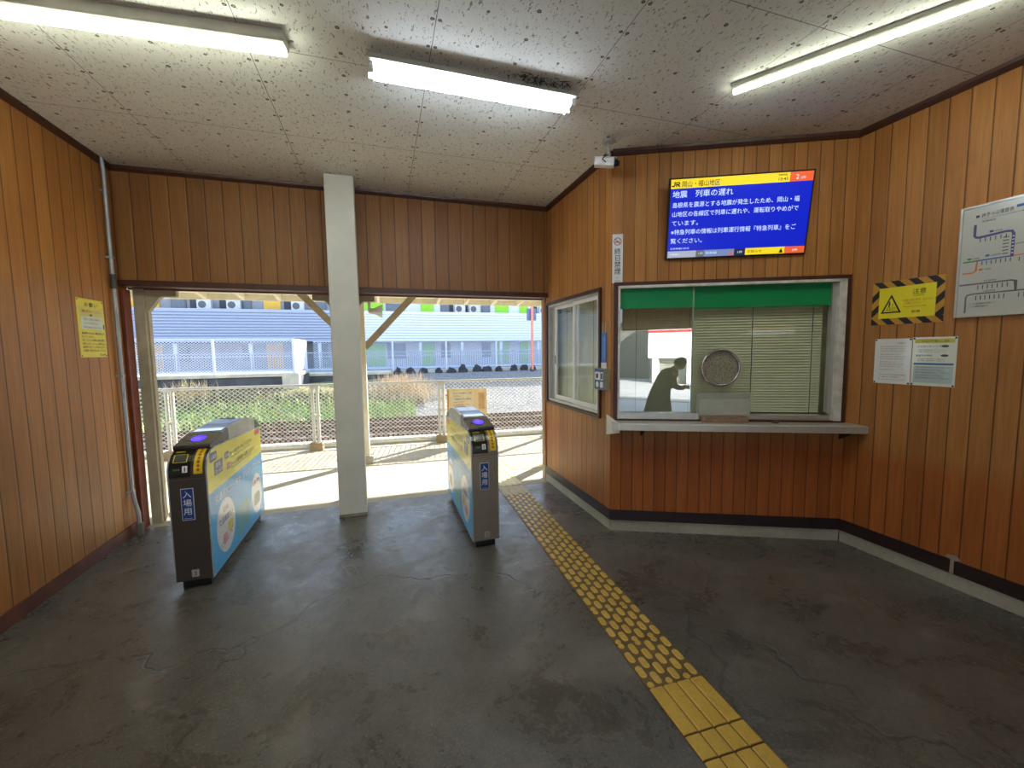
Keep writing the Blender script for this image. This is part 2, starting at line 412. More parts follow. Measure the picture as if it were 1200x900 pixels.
# plinth + baseboards
def run(name, pts, z0, z1, off, th, mt, label=None):
    for i, (a, b_) in enumerate(zip(pts[:-1], pts[1:])):
        a, b_ = Vector((*a, 0)), Vector((*b_, 0)); u = (b_-a).normalized()
        o = MB().box(0, (b_-a).length, z0, z1, -th, off).build(name if i == 0 else name, mt, matrix=frame(a, u)); struct(o, label)
PTS = [(XB, YB+.1), (XB, YC), (XR, YR), (XR, YREAR)]
run('trim_concrete_plinth', PTS, 0, .097, -.006, .1, M_PLINTH)
run('baseboard_right', PTS, .097, .19, .004, .08, M_DARKBASE)
struct(MB().box(0, YB-YREAR, 0, .098, 0, .012).build('baseboard_left', mat((112, 66, 50), .5, var=.35, scale=5, name='scuffed_red_wood'), matrix=frame((XL, YREAR, 0), UL)), 'scuffed reddish wooden baseboard along the left wall')
# ceiling mouldings
for nm, a, b_ in (('trim_ceiling_left', (XL, YREAR), (XL, YB)), ('trim_ceiling_back', (XL, YB), (XB, YB)), ('trim_ceiling_booth_side', (XB, YB), (XB, YC)), ('trim_ceiling_booth_front', (XB, YC), (XR, YR)), ('trim_ceiling_right', (XR, YR), (XR, YREAR))):
    a, b_ = Vector((*a, 0)), Vector((*b_, 0))
    struct(MB().prism([(ZC-.045, 0), (ZC-.045, .012), (ZC-.02, .028), (ZC, .032), (ZC, 0)], 0, (b_-a).length, 'x').build(nm, M_TRIM, matrix=frame(a, b_-a)))
# opening frame
struct(MB().box(XL, XB, YB-.02, YB+.14, ZO-.008, ZO+.045).build('trim_opening_head', M_TRIM, bevel=.004))
struct(MB().box(XL, XB, YB+.13, YB+.17, ZO-.02, ZO+.01).build('trim_opening_head_edge', M_REDTRIM))
struct(MB().box(XL, XL+.032, YB-.01, YB+.10, 0, ZO-.03).build('trim_opening_left', M_REDTRIM, bevel=.003))
struct(MB().box(XB-.012, XB+.02, YB+.06, YB+.13, .19, ZO).build('trim_opening_right', mat((150, 96, 60), .5, name='end_board')))

# ------------------------------------------------------------------ timber posts with brackets
def gusset(m_, x, side, y0, y1):
    P = [(0, ZO-.01), (.24, ZO-.01), (.24, ZO-.075), (.13, ZO-.078), (.10, ZO-.10), (.02, ZO-.215), (0, ZO-.23)]
    MBq = MB().prism([(x+side*a, b) for a, b in P], y0, y1, 'y')
    return MBq.build('bracket', M_BEIGE, m_, bevel=.004)
t = thing('timber_post', 'weathered beige timber door post standing at the left end of the opening', 'post', (XL+.035, YB+.12, 0))
MB().box(.0, .085, 0, .11, 0, ZO-.01).build('post', M_BEIGE, t, bevel=.006)
MB().box(.085, .098, .03, .085, 0, ZO-.01).build('stop_strip', M_BEIGE, t, bevel=.002)
g = gusset(t, .085, 1, .015, .075)
t = thing('timber_post', 'beige timber post in the opening hidden behind the grey pillar', 'post', (-.42, YB+.16, 0))
MB().box(0, .13, 0, .12, 0, ZO-.01).build('post', M_BEIGE, t, bevel=.006)
gusset(t, .13, 1, .02, .08); gusset(t, 0, -1, .02, .08)
# big square pillar in front of the header
t = thing('pillar', 'grey painted square pillar standing between the two ticket gates', 'pillar', (-.318, 4.285, 0))
MB().box(-.127, .127, -.08, .08, 0, ZC).build('shaft', M_PILLAR, t, bevel=.008)
MB().box(-.131, .131, -.084, .084, 0, .03).build('foot_band', mat((140, 132, 112), .6, var=.3, name='worn_foot'), t, bevel=.003)

# ------------------------------------------------------------------ platform canopy (eave)
t = thing('platform_canopy', 'cream painted boarded canopy with rafters over the platform', 'canopy', (0, 4.7, 0))
EY0, EZ0, EY1, EZ1 = 0, 2.92, 2.62, 2.50
def ez(y): return EZ0 + (EZ1-EZ0)*y/(EY1-EY0)
MB().prism([(EY0, EZ0), (EY1, EZ1), (EY1, EZ1+.035), (EY0, EZ0+.035)], -6, 9, 'x').build('soffit', M_CREAM, t)
MB().prism([(EY0-.1, EZ0+.05), (EY1+.08, EZ1+.04), (EY1+.08, EZ1+.08), (EY0-.1, EZ0+.5)], -6, 9, 'x').build('roof_sheet', M_GALV, t)
MB().box(-6, 9, EY1, EY1+.03, EZ1-.09, EZ1+.04).build('fascia_board', M_CREAM, t, bevel=.003)
rf = MB().prism([(EY0, EZ0-.085), (EY1, EZ1-.085), (EY1, EZ1), (EY0, EZ0)], -.024, .024, 'x')
r0_ = None
for k in range(31):
    if r0_ is None: r0_ = rf.build('rafter', M_CREAM, t); o = r0_
    else: o = r0_.copy(); COL.objects.link(o); o.parent = t
    o.location = (-5.9+k*.49, 0, 0)
MB().box(-6, 9, 1.50, 1.59, 2.44, 2.545).build('purlin', M_BEIGE, t, bevel=.004)
# free-standing canopy posts with knee braces
def canopy_post(x, label):
    t = thing('canopy_post', label, 'post', (x, 6.245, 0))
    MB().box(-.062, .062, -.062, .062, 0, 2.44).build('shaft', M_CREAM, t, bevel=.006)
    for s in (-1, 1):
        a, b_ = Vector((s*.05, 1.66)), Vector((s*.78, 2.44)); d = (b_-a).normalized(); n_ = Vector((-d.y, d.x))*.045
        P = [a-n_, b_-n_, b_+n_, a+n_]
        MB().prism([(p.x, p.y) for p in P], -.035, .035, 'y').build('knee_brace', M_BEIGE, t, bevel=.004)
    MB().box(-.11, .11, -.11, .11, 0, .1).build('footing', M_PLINTH, t, bevel=.01)
    return t
canopy_post(-.275, 'cream wooden canopy post with knee braces seen beside the pillar')
canopy_post(3.45, 'cream wooden canopy post beyond the ticket booth corner')
canopy_post(-4.0, 'cream wooden canopy post beyond the left wall')
# speaker under the eave
t = thing('horn_speaker', 'small white horn speaker hanging from bracket right of the pillar', 'loudspeaker', (-.03, 5.0, 2.06))
MB().lathe([(.018, -.10), (.03, -.08), (.035, -.03), (.075, .05), (.085, .055), (.08, .058), (.03, .0)], 20, axis='x').build('horn', M_WHITE, t, smooth=True)
MB().box(-.10, -.07, -.02, .02, 0, .80).build('bracket_arm', M_ALU, t)
for o in t.children: pass

# ------------------------------------------------------------------ conduit on the left corner
t = thing('conduit_pipe', 'grey steel conduit pipe running down the left back corner', 'pipe', (XL, YB, 0))
MB().tube([(.034, -.16, ZC), (.034, -.155, ZC-.04), (.032, -.14, ZC-.1), (.028, -.135, 2.6), (.028, -.13, 1.9), (.028, -.13, .42), (.04, -.13, .3), (.06, -.13, .2), (.06, -.13, 0)], .0155, 12).build('pipe', M_GALV, t, smooth=True)
MB().rod((.028, -.131, 2.28), (.028, -.131, 2.16), .021, 12).build('coupling', mat((70, 70, 66), .5), t, smooth=True)
MB().rod((.06, -.13, .0), (.06, -.13, .11), .027, 12).build('bottom_sleeve', mat((112, 104, 92), .6), t, smooth=True)
for z in (2.96, 2.42, 1.42, .40):
    MB().box(0, .046, -.149, -.113, z-.009, z+.009).box(0, .005, -.165, -.10, z-.010, z+.010).build('clip', M_GALV, t, bevel=.002)

# ------------------------------------------------------------------ ceiling lights
T_COOL = emis((226, 240, 255), TUBE_STRENGTH*1.0)
T_WARM = emis((240, 247, 226), TUBE_STRENGTH*.85)
M_LAMP = mat((205, 203, 190), .4, var=.1, name='enamelled_metal')
def fixture(name, label, p, ang, L, kind, hw=.04, ex=.035, a=.066, dh=.032):
    t = thing(name, label, 'ceiling light', p, ang)
    if kind == 'twin':
        MB().prism([(-.06, 0), (.06, 0), (.065, -.034), (.096, -.052), (-.096, -.052), (-.065, -.034)], 0, L, 'x').build('housing', M_LAMP, t, bevel=.003)
        for y in (-.045, .045):
            MB().rod((.035, y, -.070), (L-.035, y, -.070), .0135, 14).build('fluorescent_tube', T_COOL, t, smooth=True)
        for x in (0, L-.03):
            for y in (-.045, .045):
                MB().box(x, x+.03, y-.018, y+.018, -.09, -.045).build('tube_socket', M_WHITE, t, bevel=.003)
    else:
        MB().prism([(-hw-ex, 0), (hw+ex, 0), (hw+ex-.006, -a+.012), (hw, -a), (-hw, -a), (-hw-ex+.006, -a+.012)], 0, L, 'x').build('housing', M_LAMP, t, bevel=.003)
        MB().prism([(-hw, -a), (hw, -a), (hw*.9, -a-dh*.7), (hw*.5, -a-dh), (-hw*.5, -a-dh), (-hw*.9, -a-dh*.7)], .004, L-.004, 'x').build('diffuser', T_WARM, t, smooth=True)
    return t
fixture('fluorescent_light', 'long covered fluorescent light at the left of the ceiling', (-.41, 2.50, ZC), rad(175.5), 1.55, 'cover', .027, .025, .062, .028)
fixture('fluorescent_light', 'bare twin tube fluorescent light in the middle of the ceiling', (-.015, 2.545, ZC), rad(0), 1.24, 'twin')
fixture('fluorescent_light', 'covered fluorescent light slanting along the ceiling near the right wall', (2.15, 2.17, ZC), math.atan2(1.2-2.15, 2.76-2.13), 1.6, 'cover', .018, .022, .032, .016)
cw_ = MB(); rc = random.Random(3)
for _ in range(90):
    a = rc.gauss(0, .10); b_ = rc.gauss(0, .016); cw_.rod((a, b_, 0), (a+rc.gauss(0, .02), b_+rc.gauss(0, .012), -rc.uniform(.004, .03)), .0018, 4)
tag(cw_.build('cobweb_clump', mat((70, 66, 60), .9), loc=(.95, 2.445, ZC)), 'dusty grey cobweb clump on the ceiling beside the twin tube light', 'cobweb')

# ------------------------------------------------------------------ ticket gates
YEL, BLUE, GREYP = mat((252, 238, 66), .36, var=.04, coat=.2, name='poster_yellow'), mat((56, 184, 252), .36, var=.05, coat=.2, name='poster_blue'), mat((128, 128, 140), .35, name='poster_grey')
PWHITE, PTEAL, PPINK, PDB = mat((235, 238, 240), .3, var=.03, coat=.3), mat((96, 176, 190), .3, name='poster_teal'), mat((226, 120, 130), .35), mat((40, 70, 160), .35)
PBLK, PRED = mat((34, 32, 34), .5), mat((196, 50, 44), .5)
SIGNBLUE = mat((28, 66, 140), .4, var=.08, name='sign_blue')
def gate(x, y, W, body, label, num, dark):
    t = thing('ticket_gate', label, 'ticket gate', (x, y, 0))
    PF = [(0, .06), (0, .80), (.006, .84), (.022, .88), (.055, .915), (.10, .937), (.16, .946), (.47, .934), (1.30, .893), (1.30, .06)]
    MB().prism(PF, .008, W-.008, 'x').build('body', body, t, bevel=.003)
    # plinth
    MB().box(.03, W-.03, .035, 1.26, 0, .06).build('plinth', M_BLACK, t)
    # printed side panels
    for side in (0, 1):
        b = MB().prism(PF, W-.008 if side else 0, W if side else .008, 'x')
        sp = b.build('side_panel', mat((176, 184, 188), .3, .3, name='panel_edge'), t, bevel=.002)
        # artwork: local x = viewer's right
        mtx = frame((W+.0006, 0, 0), (0, 1, 0)) if side else frame((-.0006, 1.3, 0), (0, -1, 0))
        A = MB()
        def U(u): return u if side else 1.3-u
        def q(pts): return [(U(a), b_) for a, b_ in (pts if side else pts[::-1])]
        A.poly(q([(.006, .07), (1.294, .07), (1.294, .64), (.006, .64)]), BLUE, .0002)
        A.poly(q([(.006, .64), (1.294, .64), (1.294, .886), (.47, .927), (.162, .939), (.103, .930), (.060, .909), (.029, .876), (.013, .838), (.006, .80)]), YEL, .0002)
        for (u0, v0, u1, v1, m_) in ((.06, .845, .19, .912, GREYP), (.125, .735, .29, .835, GREYP), (.34, .80, .43, .855, GREYP), (.37, .715, .45, .765, PPINK), (1.11, .835, 1.26, .885, PPINK)):
            a, c_ = sorted((U(u0), U(u1))); A.rrect(a, v0, c_, v1, .012, m_, .0005)
        for cu, cv, a, b_ in ((.285, .325, .19, .20), (1.07, .305, .155, .185)): A.ell(U(cu), cv, a, b_, PWHITE, .0006)
        a, c_ = sorted((U(.50), U(.86))); A.rrect(a, .12, c_, .36, .03, PTEAL, .0006)
        # the two hands tapping cards in the first oval
        A.line([(U(.14), .20), (U(.24), .235)], .004, PBLK, .0009); A.rrect(*sorted((U(.20), U(.30)))[:1], .20, max(U(.20), U(.30)), .27, .02, mat((232, 170, 180), .4), .0008)
        A.rrect(min(U(.31), U(.42)), .25, max(U(.31), U(.42)), .33, .02, mat((226, 206, 90), .4), .0008)
        A.line([(U(.15), .17), (U(.30), .215), (U(.42), .27)], .004, PBLK, .0009)
        A.rrect(min(U(.98), U(1.16)), .20, max(U(.98), U(1.16)), .31, .03, mat((190, 200, 170), .4), .0008)
        L = MB()
        def tx(s_, u, v, size, m_, width, z=.001, bold=.0):
            L.text(s_, min(U(u), U(u+width)), v, size, m_, z, width=width, bold=bold)
        tx('入場用', .073, .862, .035, PWHITE, .105, bold=.02); tx('改札', .15, .79, .036, PWHITE, .11, bold=.02); tx('きっぷ', .14, .748, .032, PWHITE, .135, bold=.02)
        tx('入場', .352, .816, .026, PWHITE, .066, bold=.02); tx('カードをタッチしてください', .445, .806, .040, PBLK, .56, bold=.01)
        tx('出場', .38, .73, .022, PWHITE, .06, bold=.02); tx('きっぷは駅係員へお渡しください', .46, .722, .038, PBLK, .60, bold=.01)
        tx('Please touch your card to the reader', .46, .785, .016, PBLK, .5); tx('Please show your ticket to the staff', .46, .70, .016, PBLK, .5)
        tx('交通系ICカードで', .10, .545, .062, PWHITE, .56, bold=.03); tx('すいすい改札へ！', .70, .545, .062, PWHITE, .54, bold=.03)
        tx('公共', .23, .43, .045, PDB, .11); tx('交通機関も！', .14, .355, .055, PDB, .28, bold=.03)
        tx('お買い物も', .96, .40, .045, PRED, .22, bold=.02)
        for k, ob in enumerate((A.build('artwork', None, None), L.build('lettering', None, None))):
            ob.parent = sp; ob.matrix_local = mtx
    # wrap-around strips on the curved front
    prof = [(0, .72), (0, .80), (.006, .84), (.022, .88), (.055, .915), (.10, .937), (.14, .944)]
    def curve_pt(s_):
        acc = 0
        for a, b_ in zip(prof[:-1], prof[1:]):
            a, b_ = Vector(a), Vector(b_); l = (b_-a).length
            if s_ <= acc+l+1e-9: return a+(b_-a)*((s_-acc)/l), Vector((-(b_-a).y, (b_-a).x))/l
            acc += l
        return Vector(prof[-1]), Vector((-.5, .86))
    def strip(name, x0, x1, s0, s1, off, m_, par, thick=.003, n=12):
        vs = []
        for i in range(n+1):
            p, nn = curve_pt(s0+(s1-s0)*i/n)
            for xx in (x0, x1):
                for o_ in (off-thick, off): vs.append((xx, p.x+nn.x*o_, p.y+nn.y*o_))
        fs = []
        for i in range(n):
            a = i*4; b_ = a+4
            fs += [(a+1, a+3, b_+3, b_+1), (a, b_, b_+2, a+2), (a, a+1, b_+1, b_), (a+2, b_+2, b_+3, a+3)]
        fs += [(0, 2, 3, 1), (n*4, n*4+1, n*4+3, n*4+2)]
        q_ = MB(); q_.add(vs, fs); return q_.build(name, m_, par)
    dp = strip('display_cover', .012, .135, .062, .29, .006, M_BLACK, t, .006, 18)
    strip('display_rim', .032, .112, .158, .218, .0072, mat((200, 190, 50), .4), dp, .001)
    strip('screen', .037, .107, .163, .213, .0080, mat((62, 66, 64), .2), dp, .001)
    strip('instruction_label', .03, .085, .236, .252, .0072, mat((150, 140, 40), .4), dp, .001)
    strip('entry_arrow', .088, .118, .092, .134, .0072, PWHITE, dp, .001)
    strip('arrow_stem', .100, .106, .098, .126, .0078, PBLK, dp, .001)
    strip('lamp_label', .035, .075, .106, .119, .0072, mat((70, 110, 50), .4), dp, .001)
    yl = strip('yellow_label', .152, .202, .078, .29, .005, mat((228, 196, 30), .35, name='label_yellow'), t, .005, 16)
    for k in range(7): strip('label_marking', .170, .185, .095+k*.026, .113+k*.026, .0058, mat((170, 90, 30), .5), yl, .0006)
    # small screws next to the yellow label
    # front panel seam + blue plate + number plate
    MB().box(.008, W-.008, -.0015, 0, .764, .767).build('seam', mat((96, 90, 84), .5), t)
    fp = MB().box(-.036, .036, -.0035, 0, .0, .218); f_ = fp.build('entry_plate', PWHITE, t, loc=(W*.47, 0, .485))
    MB().box(-.033, .033, -.0045, -.0034, .003, .215).build('plate_face', SIGNBLUE, f_)
    L = MB()
    for k, ch in enumerate('入場用'): L.text(ch, 0, .158-k*.058, .052, PWHITE, .0, align='CENTER', bold=.01)
    L.text('Entrance', 0, .010, .012, PWHITE, 0, align='CENTER')
    lo = L.build('lettering', None, f_); lo.matrix_local = frame((0, -.0052, 0), (1, 0, 0))
    npz = MB().box(-.021, .021, -.003, 0, 0, .05).build('number_plate', mat((170, 168, 158), .4), t, loc=(W*.53, 0, .085))
    L = MB().text(num, 0, .010, .04, PBLK, 0, align='CENTER', bold=.02); lo = L.build('lettering', None, npz); lo.matrix_local = frame((0, -.0036, 0), (1, 0, 0))
    # card reader
    MB().prism([(.10, .945), (.10, .966), (.11, .974), (.335, 1.020), (.345, .94), (.16, .945)], .004, W-.004, 'x').build('card_reader', mat((44, 42, 40), .25, name='dark_gloss'), t, bevel=.004)
    rd = [o for o in t.children if o.name.startswith('card_reader')][0]
    sl_ = math.atan2(.046, .22)
    def on_slab(name, b_, lift): 
        o = b_.build(name, None, rd); o.matrix_local = Matrix.Translation((W/2, .225, .9975+lift)) @ Matrix.Rotation(sl_, 4, 'X'); return o
    on_slab('touch_light', MB().ell(0, 0, .045, .055, emis((70, 40, 255), .75), 0), .0012)
    on_slab('lettering', MB().text('IC', 0, -.014, .04, emis((150, 140, 255), .6), 0, align='CENTER').line([(-.05, -.07), (.05, -.07)], .003, GREYP, 0), .0022)
    MB().prism([(.345, .925), (.335, 1.020), (.46, 1.028), (.47, .925)], .004, W-.004, 'x').build('reader_housing', mat((88, 88, 88), .35, .3, name='grey_plastic'), t, bevel=.003)
    MB().prism([(.47, .925), (.46, 1.028), (.62, 1.038), (.86, 1.040), (1.02, 1.022), (1.15, .984), (1.15, .895)], .004, W-.004, 'x').build('top_cover', mat((186, 184, 176), .35, .4, name='brushed_cover'), t, bevel=.003)
    MB().prism([(1.15, .895), (1.15, .984), (1.24, .955), (1.297, .915), (1.297, .893)], .004, W-.004, 'x').build('rear_cap', mat((72, 74, 74), .35, .2), t, bevel=.003)
    gl = MB(); gp = [(.37, 1.0245), (.46, 1.0305), (.62, 1.0405), (.86, 1.0425), (.94, 1.034)]
    gl.add([(xx, a, b_) for a, b_ in gp for xx in (.022, W-.022)], [(2*i, 2*i+1, 2*i+3, 2*i+2) for i in range(len(gp)-1)])
    gl.build('top_display', mat((112, 140, 186), .10, .0, coat=1.0, name='display_glass'), t)
    MB().box(.03, W*.62, .88, .91, 1.0385, 1.0435).build('slot', M_BLACK, t)
    return t
gate(-1.385, 3.235, .226, mat((84, 76, 70), .38, .55, var=.1, name='dark_steel'), 'dark fronted ticket gate at the left, number 3, near the left wall', '3', True)
gate(.648, 3.165, .222, mat((150, 140, 128), .34, .6, var=.1, name='bronze_steel'), 'silver fronted ticket gate, number 1, between pillar and ticket booth', '1', False)

# ------------------------------------------------------------------ tactile paving
def tactile_mats():
    def mk(name, c1, c2, thr):
        t = NT(name); o = t.n('TexCoord').outputs['Object']; n1 = t.noise(7, 5, o, .6); n2 = t.noise(60, 4, o, .7)
        c = t.mix(t.ramp(n1, [(thr, 0.0), (thr+.3, 1.0)]), lin(c1), lin(c2)); c = t.mix(t.math('MULTIPLY', t.ramp(n2, [(.5, 0.0), (.8, 1.0)]), .4), c, lin((80, 66, 40)))
        t.set(base=c, rough=.42); t.bump(n2, .15, .003); return t.m
    return mk('tactile_yellow', (196, 156, 58), (212, 174, 74), .3), mk('tactile_base_worn', (98, 82, 54), (122, 100, 62), .3), mk('tactile_bump', (206, 168, 72), (220, 184, 92), .35), mk('tactile_outdoor', (222, 204, 140), (232, 218, 164), .3)
TY, TB, TBU, TO = tactile_mats()
SX = lambda y: 1.268 + .034*(y-1.0)     # centre line of the strip
TYD = mat((120, 92, 40), .6, var=.2, name='tile_groove')
def stadium(b, cx, cy, w_, l_, z0, z1, m_):
    pts = [];
    for k in range(7): a = PI*k/6; pts.append((cx+w_*math.cos(a), cy+(l_-w_)+w_*math.sin(a)))
    for k in range(7): a = PI+PI*k/6; pts.append((cx+w_*math.cos(a), cy-(l_-w_)+w_*math.sin(a)))
    n = len(pts); vs = [(x, y, z0) for x, y in pts] + [(cx+(x-cx)*.78, cy+(y-cy)*.88, z1) for x, y in pts]
    b.add(vs, [(i, (i+1) % n, (i+1) % n+n, i+n) for i in range(n)] + [tuple(range(n, 2*n))], m_)
def bump_tile(L):
    b = MB().box(-.149, .149, .001, L-.001, 0, .004, TB)
    n = round(L/.1)
    for i in range(6):
        for j in range(n):
            y = (j+.5)*L/n + (0 if i % 2 else L/n/2)
            x = -.125+i*.05
            if y+.03 > L: 
                stadium(b, x, L-.016, .017, .018, .004, .009, TBU); stadium(b, x, .016, .017, .018, .004, .009, TBU)
            else: stadium(b, x, y, .0185, .038, .004, .0095, TBU)
    return b
def bar_tile(L, m_, n=4, w_=.055):
    b = MB().box(-.149, .149, .001, L-.001, 0, .004, TYD if m_ is TY else m_)
    for i in range(n):
        x = -.149+.298*(i+.5)/n; h = w_/2
        b.prism([(x-h, .004), (x+h, .004), (x+h-.006, .009), (x-h+.006, .009)], .004, L-.004, 'y', m_)
    return b
TROT = -math.atan(.034)
bt = None; y = 1.54; k = 0
while y < 4.2:
    if bt is None: bt = bump_tile(.3).build('tactile_tile', None); o = bt
    else: o = bt.copy(); COL.objects.link(o)
    o.location = (SX(y), y, .0015); o.rotation_euler = (0, 0, TROT)
    tag(o, 'worn tactile tile with small oblong yellow bumps in the long strip', 'tactile paving', 'bumped tactile tiles in the hall'); y += .3003
tag(bar_tile(.30, mat((190, 172, 128), .5, var=.2, name='worn_bar_tile'), 4, .04).build('tactile_tile', None, loc=(SX(4.24), 4.243, .0015)), 'greyish worn tactile tile with long bars at the opening end of the strip', 'tactile paving').rotation_euler = (0, 0, TROT)
for (y, L, lb) in ((1.29, .248, 'clean yellow tactile tile with four wide bars, first after the bumped tiles'), (1.18, .108, 'short cut yellow tactile tile between two longer barred tiles'), (.87, .308, 'yellow barred tactile tile nearest the camera at the frame edge')):
    o = bar_tile(L, TY, 4, .069).build('tactile_tile', None, loc=(SX(y), y, .0015)); o.rotation_euler = (0, 0, TROT); tag(o, lb, 'tactile paving')
for i in range(3):
    y = .567-i*.301; o = bar_tile(.299, TY, 4, .069).build('tactile_tile', None, loc=(SX(y), y, .0015)); o.rotation_euler = (0, 0, TROT); tag(o, 'yellow barred tactile tile continuing the strip towards the street entrance', 'tactile paving', 'barred tactile tiles towards the entrance')
for i in range(4):
    o = bar_tile(.3, TO, 4, .04).build('tactile_tile', None, loc=(SX(4.56)+.01+.004*i, 4.56+i*.301, .0015)); tag(o, 'pale yellow barred tactile tile out on the sunny platform', 'tactile paving', 'barred tactile tiles outdoors')
bt2 = None
for j in range(2):
    for i in range(6):
        if bt2 is None:
            b = MB().box(-.149, .149, .001, .299, 0, .004, TO)
            for a in range(5):
                for c_ in range(5): b.lathe([(.018, 0), (.012, .005), (0, .005)], 8, c=(-.12+a*.06, .03+c_*.06, .004), m=TO)
            bt2 = b.build('tactile_tile', None); o = bt2
        else: o = bt2.copy(); COL.objects.link(o)
        o.location = (1.75+i*.301, 5.16+j*.301, .0015)
        tag(o, 'pale yellow dotted tactile tile in the double row on the platform', 'tactile paving', 'dotted tactile tiles outdoors')

# ------------------------------------------------------------------ booth side window
def glass(name, refl, gz_=.8, tint=(.985, 1.0, .985)):
    t = NT(name); g_ = t.n('BsdfGlossy', {'Roughness': .01, 'Color': (1, 1, 1, 1)}); tr = t.n('BsdfTransparent', {'Color': (*tint, 1)})
    lw = t.n('LayerWeight', {'Blend': .5}); f = t.math('ADD', t.math('MULTIPLY', t.math('POWER', lw.outputs['Facing'], 4.0), gz_), refl)
    sm = t.n('MixShader', {0: f}); t.t.links.new(tr.outputs[0], sm.inputs[1]); t.t.links.new(g_.outputs[0], sm.inputs[2])
    t.t.links.new(sm.outputs[0], t.out.inputs[0]); return t.m
G_SIDE = glass('window_glass_side', .04, .26); G_OUT = glass('window_glass_reflective', .24); G_IN = glass('window_glass_clear', .02)
M_BLIND = mat((232, 235, 204), .5, var=.05, name='sage_blind'); M_BLIND2 = mat((240, 240, 222), .5, var=.05, name='pale_blind')
def blind(name, x0, x1, y0, y1, z, m_, parent, pitch=.022):
    b = MB(); n = int((y1-y0)/pitch)
    for i in range(n):
        y = y1-i*pitch
        b.add([(x0, y, z-.009), (x1, y, z-.009), (x1, y-.012, z), (x0, y-.012, z), (x1, y-.0215, z+.010), (x0, y-.0215, z+.010)], [(0, 1, 2, 3), (3, 2, 4, 5)])
    return b.build(name, m_, parent)
def frame_bars(b, x0, x1, y0, y1, w_, z0, z1, wb=None, wt=None):
    wb = wb or w_; wt = wt or w_
    b.box(x0, x0+w_, y0, y1, z0, z1).box(x1-w_, x1, y0, y1, z0, z1).box(x0+w_, x1-w_, y0, y0+wb, z0, z1).box(x0+w_, x1-w_, y1-wt, y1, z0, z1); return b
wm = frame((XB, YB-.02, 1.01), UR)     # x: 0 .. 1.20 towards the camera
win = thing('window_1', None, None, matrix=wm); struct(win, 'white framed sliding window in the booth side wall')
W1, H1 = 1.20, 1.10
frame_bars(MB(), -.03, W1+.03, -.035, H1+.03, .03, -.002, .022).build('casing', M_TRIM, win, bevel=.002)
frame_bars(MB(), 0, W1, 0, H1, .028, -.075, .004).build('window_frame', M_ALU, win, bevel=.002)
s1 = frame_bars(MB(), .13, .70, .028, H1-.028, .035, -.05, -.028, .05, .035).build('sash', M_WHITE, win, bevel=.002)
MB().box(.16, .67, .075, H1-.06, -.041, -.037).build('glass', G_SIDE, s1)
s2 = frame_bars(MB(), .64, W1-.025, .028, H1-.028, .035, -.026, -.004, .05, .035).build('sash', M_WHITE, win, bevel=.002)
MB().box(.67, W1-.055, .075, H1-.06, -.017, -.013).build('glass', G_SIDE, s2)
MB().box(.028, .13, .028, H1-.028, -.06, -.04).build('fixed_jamb_panel', M_ALU, win)
MB().box(.137, .150, .42, .52, -.028, -.018).build('finger_pull', M_STEEL, s1)
bl = thing('venetian_blind', 'closed pale venetian blind behind the booth side window', 'blind', matrix=wm)
blind('slats', -.02, W1-.02, .02, H1, -.11, M_BLIND2, bl)
for x in (.3, .9): MB().box(x, x+.004, .02, H1, -.099, -.097).build('ladder_cord', mat((120, 120, 100)), bl)
MB().box(-.03, W1, H1-.005, H1+.03, -.13, -.09).build('head_rail', M_BLIND2, bl)

# ------------------------------------------------------------------ booth front window
wm = frame((XB, YC, 0), FU)
win = thing('window_2', None, None, matrix=wm); struct(win, 'wide ticket window above the steel counter')
X0, X1, Z0, Z1 = .055, 1.80, 1.0, 2.125
frame_bars(MB(), X0-.035, X1+.03, Z0-.03, Z1+.03, .032, -.002, .012).build('casing', M_TRIM, win, bevel=.002)
b = MB().box(X0, X0+.018, Z0, Z1, -.085, .016).box(X1-.055, X1, Z0, Z1, -.085, .016).box(X0, X1, Z1-.022, Z1, -.085, .016)
b.build('window_frame', mat((224, 222, 214), .4, .1, var=.2, scale=14, name='painted_aluminium'), win, bevel=.002)
MB().box(X1-.085, X1-.055, Z0+.06, Z1-.03, -.07, -.02).build('inner_jamb', M_ALU, win)
MB().box(X0+.018, .72, Z0+.0, Z0+.055, -.05, .012).box(.72, X1-.055, Z0+.0, Z0+.035, -.06, -.03).build('sill_rail', M_ALU, win, bevel=.002)
gl1 = MB().box(X0+.018, .665, Z0+.055, Z1-.022, -.024, -.020).build('glass_pane', G_OUT, win)
# right pane has a round speaking hole
def pane_with_hole(x0, x1, y0, y1, cx, cy, r, z):
    n = 48; vs = []; fs = []
    for k in range(n):
        a = 2*PI*k/n; c_, s_ = math.cos(a), math.sin(a)
        vs.append((cx+r*c_, cy+r*s_, z))
        tx = ((x1 if c_ > 0 else x0)-cx)/c_ if abs(c_) > 1e-9 else 1e9; ty = ((y1 if s_ > 0 else y0)-cy)/s_ if abs(s_) > 1e-9 else 1e9
        q_ = min(tx, ty); vs.append((cx+q_*c_, cy+q_*s_, z))
    for k in range(n): a = 2*k; b_ = 2*((k+1) % n); fs.append((a, a+1, b_+1, b_))
    # corners
    b = MB(); b.add(vs, fs)
    for ccx, ccy in ((x0, y0), (x1, y0), (x1, y1), (x0, y1)):
        near_ = sorted(range(n), key=lambda k: (vs[2*k+1][0]-ccx)**2+(vs[2*k+1][1]-ccy)**2)[:6]
        ks = [k for k in near_ if abs(vs[2*k+1][0]-ccx) < 1e-6]; ls = [k for k in near_ if abs(vs[2*k+1][1]-ccy) < 1e-6]
        if ks and ls: b.add([(ccx, ccy, z), vs[2*ks[0]+1], vs[2*ls[0]+1]], [(0, 1, 2)])
    return b
HX, HZ, HR = .895, 1.43, .155
